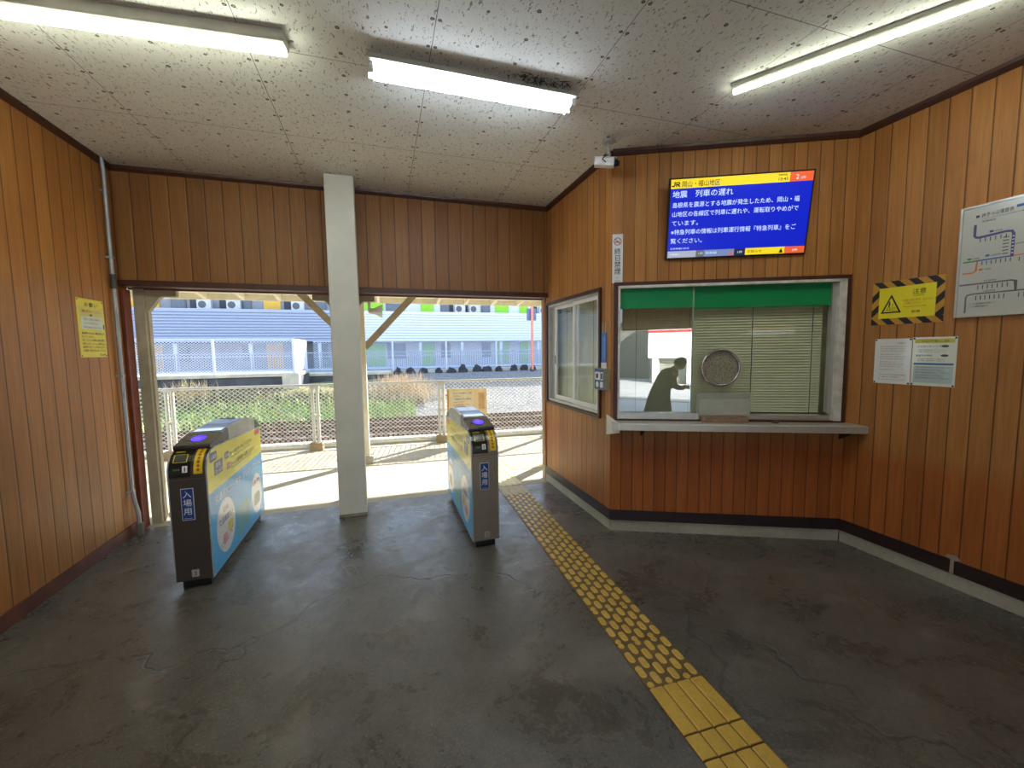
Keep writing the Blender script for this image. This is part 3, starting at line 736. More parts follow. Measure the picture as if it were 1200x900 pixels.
pane_with_hole(.665, X1-.085, Z0+.035, Z1-.022, HX, HZ, HR-.012, -.04).build('glass_pane', G_IN, win)
MB().box(.660, .672, Z0+.03, Z1-.02, -.036, -.018).build('pane_edge_strip', mat((150, 170, 150), .2), win)
# green film strip along the top of the glass
t = NT('green_film'); t.set(base=lin((0, 150, 84)), rough=.25, alpha=.90); M_GREEN = t.m
MB().box(X0+.018, .665, 1.935, Z1-.022, -.0195, -.0185).build('green_film', M_GREEN, win)
MB().box(.672, X1-.085, 1.925, Z1-.022, -.0385, -.0375).build('green_film', M_GREEN, win)
# chrome ring with perforated plate
hr = MB()
n1, n2 = 48, 12
vs = [(HX+(HR-.008+.011*math.cos(b_))*math.cos(a), HZ+(HR-.008+.011*math.cos(b_))*math.sin(a), -.03+.011*math.sin(b_)) for a in [2*PI*i/n1 for i in range(n1)] for b_ in [2*PI*j/n2 for j in range(n2)]]
hr.add(vs, [(i*n2+j, ((i+1) % n1)*n2+j, ((i+1) % n1)*n2+(j+1) % n2, i*n2+(j+1) % n2) for i in range(n1) for j in range(n2)])
vr = hr.build('speaking_hole_ring', mat((190, 192, 196), .12, .95, name='chrome'), win, smooth=True); vr['label'] = 'chrome ring around the speaking hole'
t = NT('perforated_acrylic'); vo = t.n('TexVoronoi', {'Scale': 75, 'Vector': t.obj()}).outputs['Distance']
t.set(base=t.mix(t.ramp(vo, [(.30, 0.0), (.36, 1.0)]), lin((96, 88, 72)), lin((158, 150, 128))), rough=.3, alpha=.9)
MB().ell(HX, HZ, HR-.014, HR-.014, t.m, -.045, 48).build('perforated_disc', None, win)
bl = thing('venetian_blind', 'wide closed sage green venetian blind behind the ticket window', 'blind', matrix=wm)
blind('slats', X0+.02, X1-.10, Z0+.035, Z1-.04, -.115, M_BLIND, bl, .0225)
for x in (.22, .66, 1.16, 1.62): MB().box(x, x+.004, Z0+.035, Z1-.04, -.101, -.099).build('ladder_cord', mat((104, 108, 84)), bl)
MB().box(X0, X1-.06, Z1-.05, Z1+.0, -.135, -.095).build('head_rail', M_BLIND, bl)
MB().box(X0+.02, X1-.10, Z0+.02, Z0+.035, -.125, -.095).build('bottom_rail', M_BLIND, bl)
# counter
ct = thing('ticket_counter', 'stainless steel ticket counter shelf under the booth window', 'counter', matrix=wm)
MB().prism([(0.0, .965), (1.965, .965), (1.965, .975), (0.0, .975)], -.08, .0, 'z').build('inner_ledge', M_STEEL, ct)
b = MB(); P = [(.955-.03, .16), (.955+.028, .16), (.955+.034, .150), (.955+.034, -.08), (.975, -.08), (.975, .12), (.925, .145)]
MB().prism([(.985, -.08), (.985, .145), (.978, .155), (.925, .155), (.925, .145), (.968, .140), (.968, -.08)], -.0, 1.93, 'x').build('worktop', mat((214, 210, 200), .38, .6, var=.08, scale=3, name='stainless_top'), ct, bevel=.002)
MB().add([(1.93, .925, .155), (1.93, .985, .155), (2.0, .985, .0), (2.0, .925, .0), (1.93, .985, 0), (1.93, .925, 0)], [(0, 1, 2, 3), (1, 4, 2), (0, 3, 5), (0, 5, 4, 1), (2, 4, 5, 3)]) if False else None
MB().prism([(1.93, 0), (1.93, .155), (2.0-.115, 0)], .925, .985, 'y').build('end_return', M_STEEL, ct) if False else None
# cut-away end plates: a pale triangle at the left, a raking bracket at the right
e = MB(); e.add([(-.03, 1.035, .004), (-.03, .86, .004), (.06, .905, .16), (.06, .985, .16), (-.036, 1.035, .0), (-.036, .86, .0), (.054, .905, .16), (.054, .985, .16)], [(0, 1, 2, 3), (7, 6, 5, 4), (0, 4, 5, 1), (3, 2, 6, 7), (1, 5, 6, 2), (0, 3, 7, 4)])
eo = e.build('end_plate', mat((234, 232, 222), .4, .1), ct); eo['label'] = 'pale folded end plate'
MB().prism([(1.86, .968), (1.92, .926), (1.90, .926), (1.80, .86), (1.84, .86)], 0, .008, 'z').build('wall_bracket', M_DARKBASE, ct)
MB().prism([(.968, .002), (.925, .145), (.918, .145), (.85, .002)], 1.80, 1.808, 'x').build('support_bracket', M_DARKBASE, ct)
MB().prism([(.968, .002), (.925, .145), (.918, .145), (.85, .002)], .25, .258, 'x').build('support_bracket', M_DARKBASE, ct)
# tray and blocks on the counter
t = thing('coin_tray_box', 'pale translucent acrylic box standing inside the ticket window', 'tray box', matrix=frame(Vector((XB, YC, .985))+FU*.69, FU))
t.matrix_world = frame(Vector((XB, YC, .985))+FU*.705, FU)
MB().box(0, .42, .055, .235, -.016, -.004).build('front_sheet', mat((168, 174, 160), .3, name='frosted_acrylic'), t)
MB().box(.02, .42, .055, .185, -.003, .004).build('inner_sheet', mat((188, 192, 182), .3), t)
MB().box(.0, .42, .0, .055, -.016, -.002).build('base_strip', M_ALU, t)
tag(MB().box(0, .36, 0, .045, -.03, .03).build('wooden_block', mat((150, 120, 98), .6, var=.3, scale=20), matrix=frame(Vector((XB, YC, .9855))+FU*.73+Vector((-FU.y*-1, 0, 0))*0 + FU.cross(Vector((0,0,1)))*.035, FU), bevel=.003), 'flat brown wooden block on the counter below the acrylic box', 'block')
tag(MB().lathe([(0, 0), (.03, 0), (.032, .006), (.024, .014), (0, .014)], 16).build('coin_dish', mat((92, 70, 56), .5), loc=Vector((XB, YC, .9855))+FU*1.30+FU.cross(Vector((0,0,1)))*.04, smooth=True), 'tiny brown round dish on the counter right of the wooden block', 'dish')
# inside of the booth so the panes have something behind them
struct(MB().box(XB+.08, XR, YB-.02, YB+.08, 0, ZC).build('wall_booth_inner', M_CREAM))

# ------------------------------------------------------------------ signs
EMK = .40
def E_(rgb, k=EMK): return emis(rgb, k)
def on_wall(name, label, cat, wall, u, z, lift=0, tilt=0):
    if wall == 'L': m_ = frame((XL+lift, YREAR+u, z), UL)
    elif wall == 'R': m_ = frame((XR-lift, YR-u, z), UR)
    elif wall == 'S': m_ = frame((XB-lift, YB-u, z), UR)
    else: m_ = frame(Vector((XB, YC, z))+FU*u+FU.cross(Vector((0,0,1)))*lift, FU)
    if tilt: m_ = m_ @ Matrix.Rotation(tilt, 4, 'X')
    return thing(name, label, cat, matrix=m_)
# television
TW, TH = 1.015, .60
tv = on_wall('information_monitor', 'tilted flat screen showing a blue train delay notice', 'monitor', 'F', .428, 2.925, .125, rad(9.5))
tv.matrix_world = tv.matrix_world @ Matrix.Diagonal((1.035, 1.02, 1, 1))
MB().box(0, TW, -TH, 0, -.035, 0).build('bezel', M_BLACK, tv, bevel=.004)
MB().box(.35, .65, -.42, -.18, -.09, -.035).build('wall_mount', M_STEEL, tv)
B = MB(); e = .012
cb, cy_, cr_, cw = E_((6, 30, 190)), E_((232, 206, 40)), E_((222, 92, 50)), E_((205, 225, 245))
ck = E_((20, 20, 24)); cgr = E_((112, 132, 176)); cdk = E_((30, 36, 70)); cg2 = E_((96, 100, 108))
B.rect(e, -TH+e, TW-e, -e, cb, .0006)
# brighter sky-blue band high on the screen picture itself
B.rect(e, -.078, TW-e, -e, cy_, .0010); B.rect(.845, -.078, TW-e, -e, cr_, .0013)
B.rect(e, -TH+e, .225, -TH+.062, E_((160, 166, 186)), .0010); B.rect(.225, -TH+e, .285, -TH+.062, cg2, .0011); B.rect(.285, -TH+e, .505, -TH+.062, cgr, .0010); B.rect(.505, -TH+e, .585, -TH+.062, cdk, .0010)
B.rect(.585, -TH+e, .865, -TH+.062, cy_, .0010); B.rect(.865, -TH+e, TW-e, -TH+.062, cr_, .0010)
B.poly([(.47, -.582), (.50, -.582), (.485, -.548)], cr_, .0014); B.poly([(.825, -.582), (.855, -.582), (.84, -.548)], ck, .0014)
# operator mark
B.line([(.040, -.030), (.040, -.052), (.034, -.060), (.018, -.060)], .009, ck, .0014); B.line([(.052, -.064), (.052, -.034), (.070, -.034), (.074, -.042), (.068, -.050), (.052, -.050)], .008, ck, .0014); B.line([(.060, -.050), (.078, -.064)], .008, ck, .0014)
B.build('screen_picture', None, tv)
L = MB()
L.text('岡山・福山地区', .090, -.066, .046, ck, .0016, bold=.005, width=.27)
L.text('更新時間', .765, -.034, .015, ck, .0016, width=.06, bold=.01); L.text('10:45', .762, -.066, .030, ck, .0016, width=.065, bold=.01)
L.text('2', .885, -.062, .045, cw, .0018, bold=.01); L.text('/2件', .915, -.062, .022, cw, .0018)
L.text('地震　列車の遅れ', .026, -.140, .054, cw, .0016, bold=.005, width=.435)
rows = ['島根県を震源とする地震が発生したため、岡山・福', '山地区の各線区で列車に遅れや、運転取りやめがで', 'ています。', '※特急列車の情報は列車運行情報『特急列車』をご', '覧ください。']
for i, r_ in enumerate(rows):
    wd = .895 if len(r_) > 12 else .895*len(r_)/23
    L.text(r_, .028, -.213-i*.066, .042, cw, .0016, bold=.003, width=wd)
L.text('在来線運行状況', .03, -TH+.075, .016, cw, .0016, width=.14); L.text('列車運行', .03, -TH+.03, .018, cw, .0016, width=.07)
L.text('1件', .238, -TH+.030, .020, cw, .0016, width=.035); L.text('新幹線', .297, -TH+.030, .022, cw, .0016, width=.08); L.text('1件', .525, -TH+.028, .020, cw, .0016, width=.035)
L.text('お知らせ', .60, -TH+.028, .024, ck, .0016, width=.10); L.text('2件', .915, -TH+.028, .020, cw, .0016, width=.04)
L.build('lettering', None, tv)
MB().rod((.235, -.44, -.0), (.235, -.52, -.0), .001, 4).build('hanging_thread', PBLK, tv) if False else None

# no smoking sign
s = on_wall('no_smoking_sign', 'narrow white no smoking sign at the booth corner', 'sign', 'F', .004, 2.15, .002)
MB().box(0, .086, 0, .40, 0, .004).build('plate', M_WHITE, s, bevel=.001)
B = MB().ring(.043, .340, .032, .006, PRED, .0046).line([(.020, .335), (.058, .335)], .007, PBLK, .0048).line([(.052, .342), (.060, .352), (.054, .360)], .002, PBLK, .0048).line([(.022, .361), (.064, .319)], .006, PRED, .0050)
B.build('symbol', None, s)
L = MB()
for k, ch in enumerate('終日禁煙'): L.text(ch, .043, .238-k*.054, .056, PBLK, .0048, align='CENTER', bold=.015)
L.text('No', .043, .038, .014, GREYP, .0048, align='CENTER'); L.text('Smoking', .043, .014, .016, GREYP, .0048, align='CENTER')
L.build('lettering', None, s)

# intercom box and blue strip on the booth side wall
s = on_wall('call_box', 'beige box with a blue labelled face on the booth corner', 'call box', 'S', 1.235, 1.245, .0)
MB().box(0, .165, 0, .185, 0, .062).build('case', mat((160, 152, 128), .5), s, bevel=.004)
B = MB().rect(.003, .003, .162, .182, mat((44, 84, 140), .4), .0626).rrect(.015, .085, .10, .155, .008, PWHITE, .063).rrect(.108, .085, .15, .155, .008, PWHITE, .063).ell(.05, .045, .026, .026, PWHITE, .063).rrect(.10, .02, .15, .07, .006, PWHITE, .063).ell(.05, .12, .02, .025, PBLK, .0635).rect(.115, .095, .142, .145, PBLK, .0635)
B.build('label_face', None, s)
MB().text('IC', .035, .16, .02, PWHITE, .0633).text('CARD', .06, .16, .02, PWHITE, .0633).build('lettering', None, s) if False else None
s = on_wall('hanging_tag', 'narrow blue strip sign hanging above the call box', 'sign', 'S', 1.255, 1.46, .002)
MB().box(0, .085, 0, .28, 0, .006).build('plate', mat((62, 120, 200), .35, name='tag_blue'), s, bevel=.002)
MB().box(-.001, .086, -.03, .02, 0, .0065).build('lower_edge', M_WHITE, s)
MB().box(.008, .026, .28, .37, 0, .002).box(.058, .076, .28, .37, 0, .002).build('tape', mat((196, 176, 130), .6), s)
L = MB(); L.text('改札口', .03, .20, .02, PWHITE, .0064) if False else None
for k in range(3): L.rect(.02+k*.018, .05, .028+k*.018, .25, mat((120, 165, 225), .4), .0064)
L.build('marking', None, s)

# hazard notice
s = on_wall('hazard_sign', 'yellow caution notice with black and orange striped border', 'sign', 'R', YR-2.18, 1.75, .0)
SW, SH = .42, .31
MB().box(0, SW, 0, SH, 0, .003).build('plate', mat((206, 150, 50), .45, name='hazard_orange'), s)
B = MB()
def clip_poly(pts, x0, y0, x1, y1):
    for ax, lim, sg in ((0, x0, 1), (0, x1, -1), (1, y0, 1), (1, y1, -1)):
        out = []
        for i in range(len(pts)):
            a, b_ = pts[i], pts[(i+1) % len(pts)]; ia = (a[ax]-lim)*sg >= 0; ib = (b_[ax]-lim)*sg >= 0
            if ia: out.append(a)
            if ia != ib:
                t_ = (lim-a[ax])/(b_[ax]-a[ax]); out.append((a[0]+(b_[0]-a[0])*t_, a[1]+(b_[1]-a[1])*t_))
        pts = out
        if not pts: return []
    return pts
BW = .045
for (x0, y0, x1, y1, sg) in ((0, 0, SW, BW, -1), (0, SH-BW, SW, SH, -1), (0, BW, BW, SH-BW, 1), (SW-BW, BW, SW, SH-BW, 1)):
    for k in range(-6, 9):
        c0 = k*.105
        if sg < 0: P = [(c0+.9*.0, 1.0*.0+c0*0+y1+.0), ]
        d = .052
        a = c0
        # diagonal band x + sg*(-y) in [a, a+d]
        P = [(a-.5*sg, -.5), (a+d-.5*sg, -.5), (a+d+.5*sg, .5), (a+.5*sg, .5)] if True else P
        q_ = clip_poly(P, x0, y0, x1, y1)
        if len(q_) > 2: B.poly(q_, PBLK, .0034)
HY = mat((240, 226, 36), .4, var=.04, name='caution_yellow')
B.rect(BW, BW, SW-BW, SH-BW, HY, .0038)
B.poly([(.06, .082), (.185, .082), (.1225, .215)], PBLK, .0042); B.poly([(.076, .092), (.169, .092), (.1225, .193)], HY, .0046)
B.line([(.085, .104), (.125, .104)], .003, PBLK, .005); B.line([(.132, .096), (.132, .15)], .003, PBLK, .005); B.line([(.135, .098), (.16, .098)], .003, PBLK, .005); B.ring(.145, .115, .007, .0025, PBLK, .005)
B.ell(.114, .158, .0055, .006, PBLK, .005); B.line([(.113, .152), (.110, .130)], .008, PBLK, .005); B.line([(.110, .132), (.118, .120), (.116, .106)], .004, PBLK, .005); B.line([(.110, .132), (.102, .118), (.096, .108)], .004, PBLK, .005); B.line([(.104, .146), (.113, .148), (.122, .140)], .0035, PBLK, .005)
B.build('artwork', None, s)
L = MB().text('注意', .245, .205, .040, PBLK, .0044, bold=.01, width=.075).text('Caution', .250, .188, .016, PBLK, .0044, width=.06)
om = mat((200, 110, 30), .5)
L.text('段差があります。足もとに', .195, .155, .018, om, .0044, width=.165); L.text('ご注意ください。', .195, .135, .018, om, .0044, width=.10); L.text('Please watch your step', .195, .115, .014, om, .0044, width=.13); L.text('岡山駅長', .245, .075, .020, PBLK, .0044, width=.07) if False else L.text('駅長', .245, .075, .020, PBLK, .0044, width=.05)
L.build('lettering', None, s)

# two posted sheets
def paper(label, u, w_, h_, kind):
    s = on_wall('notice_sheet', label, 'notice', 'R', u, 1.322, .0)
    MB().box(0, w_, 0, h_, 0, .0015).build('sheet', mat((236, 238, 236) if kind == 1 else (236, 242, 228), .22, var=.03, coat=.6, name='laminated_paper'), s)
    for x in (.008, w_-.008):
        for z in (.008, h_-.008):
            MB().lathe([(.006, 0), (.005, .004), (0, .005)], 10, c=(x, z, .0015)).build('pin', M_PIN, s)
    B = MB(); L = MB(); gy = mat((120, 120, 124), .5); gy2 = mat((90, 92, 96), .5)
    if kind == 1:
        L.text('お客様各位', .14, h_-.035, .010, gy, .0022)
        for k, (a, wd) in enumerate([(0, .16), (0, .15), (0, .16), (0, .12), (0, .16), (0, .15), (0, .10), (0, .15), (0, .13), (0, .09)]):
            L.text('列車をご利用のお客様にお知らせいたします', .035, h_-.06-k*.0165-(k//3)*.006, .009, gy, .0022, width=wd)
        B.line([(.035, .03), (.195, .03), (.195, .065), (.035, .065), (.035, .03)], .0015, gy, .0022)
        L.text('お問い合わせは駅係員まで', .055, .045, .010, gy2, .0024, width=.11)
    else:
        B.rect(.012, h_-.040, w_-.012, h_-.012, mat((222, 214, 90), .3), .0020); B.rect(.012, .142, w_-.012, .155, mat((56, 120, 178), .3), .0020)
        B.rect(.012, .02, w_-.012, .135, mat((196, 214, 214), .3), .0019)
        L.text('きっぷの予約購入のご案内', .05, h_-.033, .015, PBLK, .0024, width=.14)
        L.text('インターネットで', .025, h_-.068, .014, gy2, .0024, width=.13, bold=.01); L.text('電話での予約', .02, h_-.130, .014, gy2, .0024, width=.09, bold=.01)
        for x in (.165,): B.ell(x+.01, h_-.062, .02, .008, gy2, .0022); B.ell(x+.01, h_-.124, .02, .008, gy2, .0022)
        for k in range(2): L.text('ご希望のお客様は係員へおたずねください', .03, h_-.090-k*.012, .008, gy, .0024, width=.15); L.text('受付時間と電話番号のご案内です', .03, h_-.150-k*.012, .008, gy, .0024, width=.15)
        for k in range(5): L.text('駅窓口の営業時間が変わりますのでご注意ください', .025, .122-k*.018, .010, gy2, .0024, width=.185-(k % 2)*.03)
    if B.v: B.build('artwork', None, s)
    L.build('lettering', None, s)
paper('white laminated notice sheet left of the yellow topped sheet', YR-2.145, .225, .325, 1)
paper('laminated notice sheet with yellow and blue bands', YR-1.915, .235, .330, 2)

# fare map
s = on_wall('fare_map_board', 'large white fare map board with coloured railway lines on right wall', 'map board', 'R', YR-1.695, 1.775, .0)
MW, MH = .95, .665
MB().box(0, MW, 0, MH, 0, .018).build('board', mat((200, 202, 198), .18, var=.03, coat=.5, name='map_white'), s)
frame_bars(MB(), -.006, MW+.006, -.006, MH+.006, .012, 0, .023).build('frame_edge', M_ALU, s, bevel=.001)
pu, gn, bl_, og, gy, dg = [mat(c_, .35) for c_ in ((92, 78, 140), (76, 150, 76), (70, 110, 180), (224, 130, 60), (110, 112, 112), (52, 96, 70))]
B = MB(); Z = .0188
B.rect(.065, .595, .080, .61, pu, Z); B.rect(.235, .607, .60, .622, mat((52, 92, 168), .3), Z)
B.line([(.065, .555), (.065, .488), (.072, .478), (.085, .474), (.20, .482), (.225, .478), (.232, .462), (.232, .33)], .013, pu, Z+.0004)
B.line([(.02, .335), (.08, .335)], .008, gn, Z); B.line([(.08, .335), (.232, .335)], .008, bl_, Z); B.line([(.02, .265), (.07, .265), (.082, .275), (.085, .33)], .008, og, Z); B.line([(.232, .335), (.75, .345)], .007, og, Z)
B.line([(.01, .195), (.24, .195), (.255, .19), (.258, .13)], .009, gy, Z); B.line([(.045, .02), (.045, .12), (.052, .13), (.08, .135), (.80, .130)], .008, gy, Z)
B.line([(.37, .55), (.37, .42), (.38, .41), (.50, .41)], .015, dg, Z); B.line([(.232, .40), (.37, .405)], .004, gy, Z)
B.line([(.50, .41), (.70, .41), (.72, .43), (.72, .55)], .012, mat((200, 80, 80), .35), Z); B.line([(.55, .13), (.55, .30), (.75, .30)], .008, bl_, Z)
dk = mat((70, 72, 78), .4)
for k in range(6): B.rect(.09+k*.022, .445, .094+k*.022, .468, dk, Z); B.rect(.190, .352+k*.019, .215, .357+k*.019, dk, Z); B.rect(.228, .350+k*.019, .236, .355+k*.019, PWHITE, Z+.0008)
for k in range(7): B.rect(.105+k*.02, .305, .109+k*.02, .327, dk, Z); B.rect(.095+k*.021, .16, .099+k*.021, .185, dk, Z); B.rect(.09+k*.02, .095, .094+k*.02, .122, dk, Z)
for k in range(24): B.rect(.26+k*.021, .300, .264+k*.021, .322, dk, Z); B.rect(.27+k*.021, .095, .274+k*.021, .120, dk, Z)
for k in range(5): B.rect(.33, .44+k*.02, .355, .445+k*.02, dk, Z)
for x, y_, m_ in ((.04, .345, gn), (.12, .352, bl_), (.13, .492, pu), (.28, .365, og), (.095, .273, og)): B.rrect(x, y_, x+.018, y_+.012, .003, m_, Z+.0006)
B.build('artwork', None, s)
L = MB().text('JRきっぷ運賃表', .092, .595, .026, dk, Z+.0006, width=.135, bold=.01).text('このきっぷうりばでは次の駅までの運賃をご案内しています', .092, .578, .010, dk, Z+.0006, width=.28).text('普通運賃', .092, .562, .010, dk, Z+.0006, width=.06)
for x, y_, s_ in ((.062, .345, '伯備線'), (.142, .352, '山陽本線'), (.152, .492, '福塩線'), (.302, .365, '赤穂線'), (.117, .273, '宇野線'), (.12, .205, '本四備讃線'), (.12, .142, '山陽新幹線')): L.text(s_, x, y_, .011, dk, Z+.0006)
L.text('・きっぷの有効期間は当日限りです', .055, .07, .012, dk, Z+.0006, width=.12); L.text('・こども運賃は半額です', .055, .053, .012, dk, Z+.0006, width=.09)
L.build('lettering', None, s)
# yellow notice on the left wall
s = on_wall('yellow_notice', 'yellow request notice with a white slip on the left wall', 'notice', 'L', 3.965-YREAR, 1.585, 0)
MB().box(0, .315, 0, .452, 0, .002).build('sheet', mat((234, 214, 40), .35, var=.05, name='notice_yellow'), s)
B = MB().rrect(.022, .265, .30, .39, .004, mat((222, 206, 70), .3), .0024).rect(.035, .218, .292, .318, mat((214, 224, 190), .3), .0028).rect(.292, .225, .305, .262, PBLK, .0030).rect(.140, .322, .168, .336, PDB, .0030)
B.build('artwork', None, s)
L = MB().text('お 願 い', .085, .395, .036, PBLK, .003, width=.15, bold=.015).text('線路に降りないでください。', .05, .348, .026, PRED, .003, width=.22, bold=.01)
L.text('列車にご乗車のお客様は', .065, .288, .018, PRED, .0034, width=.19).text('きっぷをお求めください', .065, .258, .018, PRED, .0034, width=.17).text('ご不明な点は駅係員までお問い合わせ下さい', .05, .228, .014, PBLK, .0034, width=.22)
for k, s_ in enumerate(('自転車等のりものは、構内に乗り入れ', 'ないでください。', 'また、ホームでは黄色い線の内側で', 'お待ちになり、ホームへの駆け込み', 'は危険ですので、おやめください。', 'お子様から目をはなさないで下さい')):
    L.text(s_, .028, .180-k*.027, .020, PBLK, .003, width=.265 if k != 1 else .14, bold=.012)
L.text('岡山駅長', .22, .012, .018, PBLK, .003, width=.075, bold=.01)
L.build('lettering', None, s)
for x in (.012, .303):
    for z in (.012, .44): MB().lathe([(.005, 0), (.004, .003), (0, .004)], 8, c=(x, z, .002)).build('pin', M_PIN, s)

# security camera
s = thing('security_camera', 'white security camera on a short ceiling stem by the booth corner', 'security camera', (1.755, 2.985, ZC))
MB().lathe([(0, 0), (.05, 0), (.052, -.006), (.045, -.014), (.014, -.02), (.012, -.09), (.018, -.095), (.018, -.13), (0, -.13)], 24).build('mount', mat((180, 180, 178), .4), s, smooth=True)
ang = math.atan2(-.10, .17)
cb_ = MB().box(-.11, .045, -.033, .033, -.030, .030).build('housing', M_WHITE, s, bevel=.008); cb_.location = (0, 0, -.165); cb_.rotation_euler = (0, rad(8), ang)
MB().rod((.045, 0, 0), (.07, 0, 0), .026, 16).rod((.07, 0, 0), (.085, 0, 0), .019, 16).build('lens', M_BLACK, cb_)
MB().box(-.115, .06, -.036, .036, .028, .034).build('sun_shield', M_WHITE, cb_, bevel=.003)
MB().tube([(.0, .0, -.02+.09), (-.03, -.035, .04), (-.05, -.045, .01), (-.02, -.04, -.01)], .004, 6).build('cable', M_BLACK, cb_)
# wall scar on the right baseboard
tag(MB().prism([(0, .012), (.02, .03), (.06, .035), (.085, .01), (.05, -.004), (.05, -.09), (.03, -.09), (.032, 0)], .0045, .0065, 'z').build('plaster_patch', mat((176, 160, 136), .8), matrix=frame((XR, 1.665, .19), UR)), 'small chipped patch of pale filler on the right baseboard', 'patch')

# ------------------------------------------------------------------ chain link fences
def chainlink(b, x0, x1, z0, z1, px, pz, r, y=0):
    """two families of diagonals, clipped to the rectangle"""
    sl_ = pz/px; H_ = z1-z0; run_ = H_/sl_
    for sgn, yy in ((1, y-r), (-1, y+r)):
        k = x0-run_
        while k < x1:
            xa, za, xb, zb = k, z0, k+run_, z1
            if xa < x0: za += (x0-xa)*sl_; xa = x0
            if xb > x1: zb -= (xb-x1)*sl_; xb = x1
            if xb-xa > .01:
                p0, p1 = ((xa, yy, za), (xb, yy, zb)) if sgn > 0 else ((xa, yy, z1-(za-z0)), (xb, yy, z1-(zb-z0)))
                b.rod(p0, p1, r, 4, caps=False)
            k += px
def fence(name, label, loc, rz, x0, x1, h, posts, px, pz, r, postr, m_, double=True, foot=True, mesh_r=None, mid=False, z0=.08):
    t = thing(name, label, 'fence', loc, rz)
    b = MB(); chainlink(b, x0, x1, z0, h, px, pz, r); b.build('wire_mesh', m_, t)
    MB().rod((x0, 0, h), (x1, 0, h), .022, 10).build('top_rail', m_, t, smooth=True); MB().rod((x0, 0, z0), (x1, 0, z0), .018, 8).build('bottom_rail', m_, t, smooth=True)
    if mid: MB().rod((x0, 0, h*.5), (x1, 0, h*.5), .015, 8).build('middle_rail', m_, t, smooth=True)
    p0 = f0 = None
    for x in posts:
        if p0 is None:
            pb = MB().rod((0, 0, 0), (0, 0, h+.01), postr, 10)
            if double: pb = MB().rod((-.038, 0, 0), (-.038, 0, h), postr, 10).rod((.038, 0, 0), (.038, 0, h), postr, 10).box(-.07, .07, -.03, .03, h*.52, h*.52+.03).box(-.07, .07, -.03, .03, h-.04, h)
            o = p0 = pb.build('post', m_, t, smooth=True)
        else: o = p0.copy(); COL.objects.link(o); o.parent = t
        o.location = (x, 0, 0)
        if foot:
            if f0 is None: o = f0 = MB().box(-.10, .10, -.09, .09, -.02, .13).build('footing', concrete('footing_concrete', (150, 132, 104), (176, 158, 128)), t, bevel=.015)
            else: o = f0.copy(); COL.objects.link(o); o.parent = t
            o.location = (x, 0, 0)
    return t
M_WIRE = mat((210, 212, 208), .4, .25, var=.1, name='galvanised_wire')
FA = -math.atan(.062)
fence('chain_link_fence', 'waist high galvanised chain link fence along the platform edge', (0, 7.30, 0), FA, -9.3, 7.2, 1.07, [-9.2, -7.17, -5.14, -3.10, -1.07, .97, 3.0, 5.04, 7.07], .080, .062, .0046, .027, M_WIRE)
t = thing('platform_edge_kerb', 'long pale concrete kerb under the chain link fence', 'kerb', (0, 7.30, 0), FA)
MB().box(-9.3, 7.2, .12, .30, 0, .09).build('kerb_block', M_LIGHTCON, t, bevel=.01)
# faded board tied to the fence
s = thing('fence_notice_board', 'faded cream notice board hanging on the fence behind the right gate', 'sign', matrix=frame((1.06, 7.17, .36), (1, -.062, 0)))
MB().box(0, .70, 0, .575, -.008, .008).build('board', mat((236, 214, 170), .6, var=.12, name='faded_board'), s)
MB().box(.0, .03, 0, .575, .008, .012).build('batten', mat((196, 150, 84), .6), s)
B = MB().rect(.07, .23, .47, .54, mat((236, 224, 196), .6), .0086).rect(.55, .20, .66, .50, mat((214, 176, 128), .6, var=.2), .0086).line([(.07, .205), (.38, .215)], .004, GREYP, .009)
B.build('artwork', None, s)
L = MB()
for k, (s_, m_, wd) in enumerate((('ホームでは列車にご注意', PBLK, .33), ('ください。', PBLK, .13), ('「線路内立入禁止」', PBLK, .31), ('に入らないでください。', PBLK, .20), ('大変危険です！', mat((206, 110, 70), .6), .30))):
    L.text(s_, .10, .485-k*.052, .036, m_, .0095, width=wd, bold=.02)
L.text('駅長', .36, .235, .018, GREYP, .0095, width=.10); L.text('岡山支社', .12, .185, .018, GREYP, .0095, width=.24)
L.build('lettering', None, s)

# ------------------------------------------------------------------ ground beyond the platform
def smooth01(a, b, x): x = max(0, min(1, (x-a)/(b-a))); return x*x*(3-2*x)
def gz(x, y):
    yy = y + .12*x      # the tracks run at a slight angle
    left = 1-smooth01(-4, 1.5, x)
    zl = -.95 + 1.05*smooth01(16.0, 19.2, y)
    zr = -.95 + .30*smooth01(16.0, 17.5, y) + 1.0*smooth01(17, 24.2, y)
    return left*zl + (1-left)*zr + .02*math.sin(x*2.1+y*1.7) * smooth01(16, 17, y)
g = MB(); NX, NY = 90, 60; xs = [-26+56*i/NX for i in range(NX+1)]; ys = [7.9+27*j/NY for j in range(NY+1)]
g.add([(x, y, gz(x, y)) for y in ys for x in xs], [(j*(NX+1)+i, j*(NX+1)+i+1, (j+1)*(NX+1)+i+1, (j+1)*(NX+1)+i) for j in range(NY) for i in range(NX)])
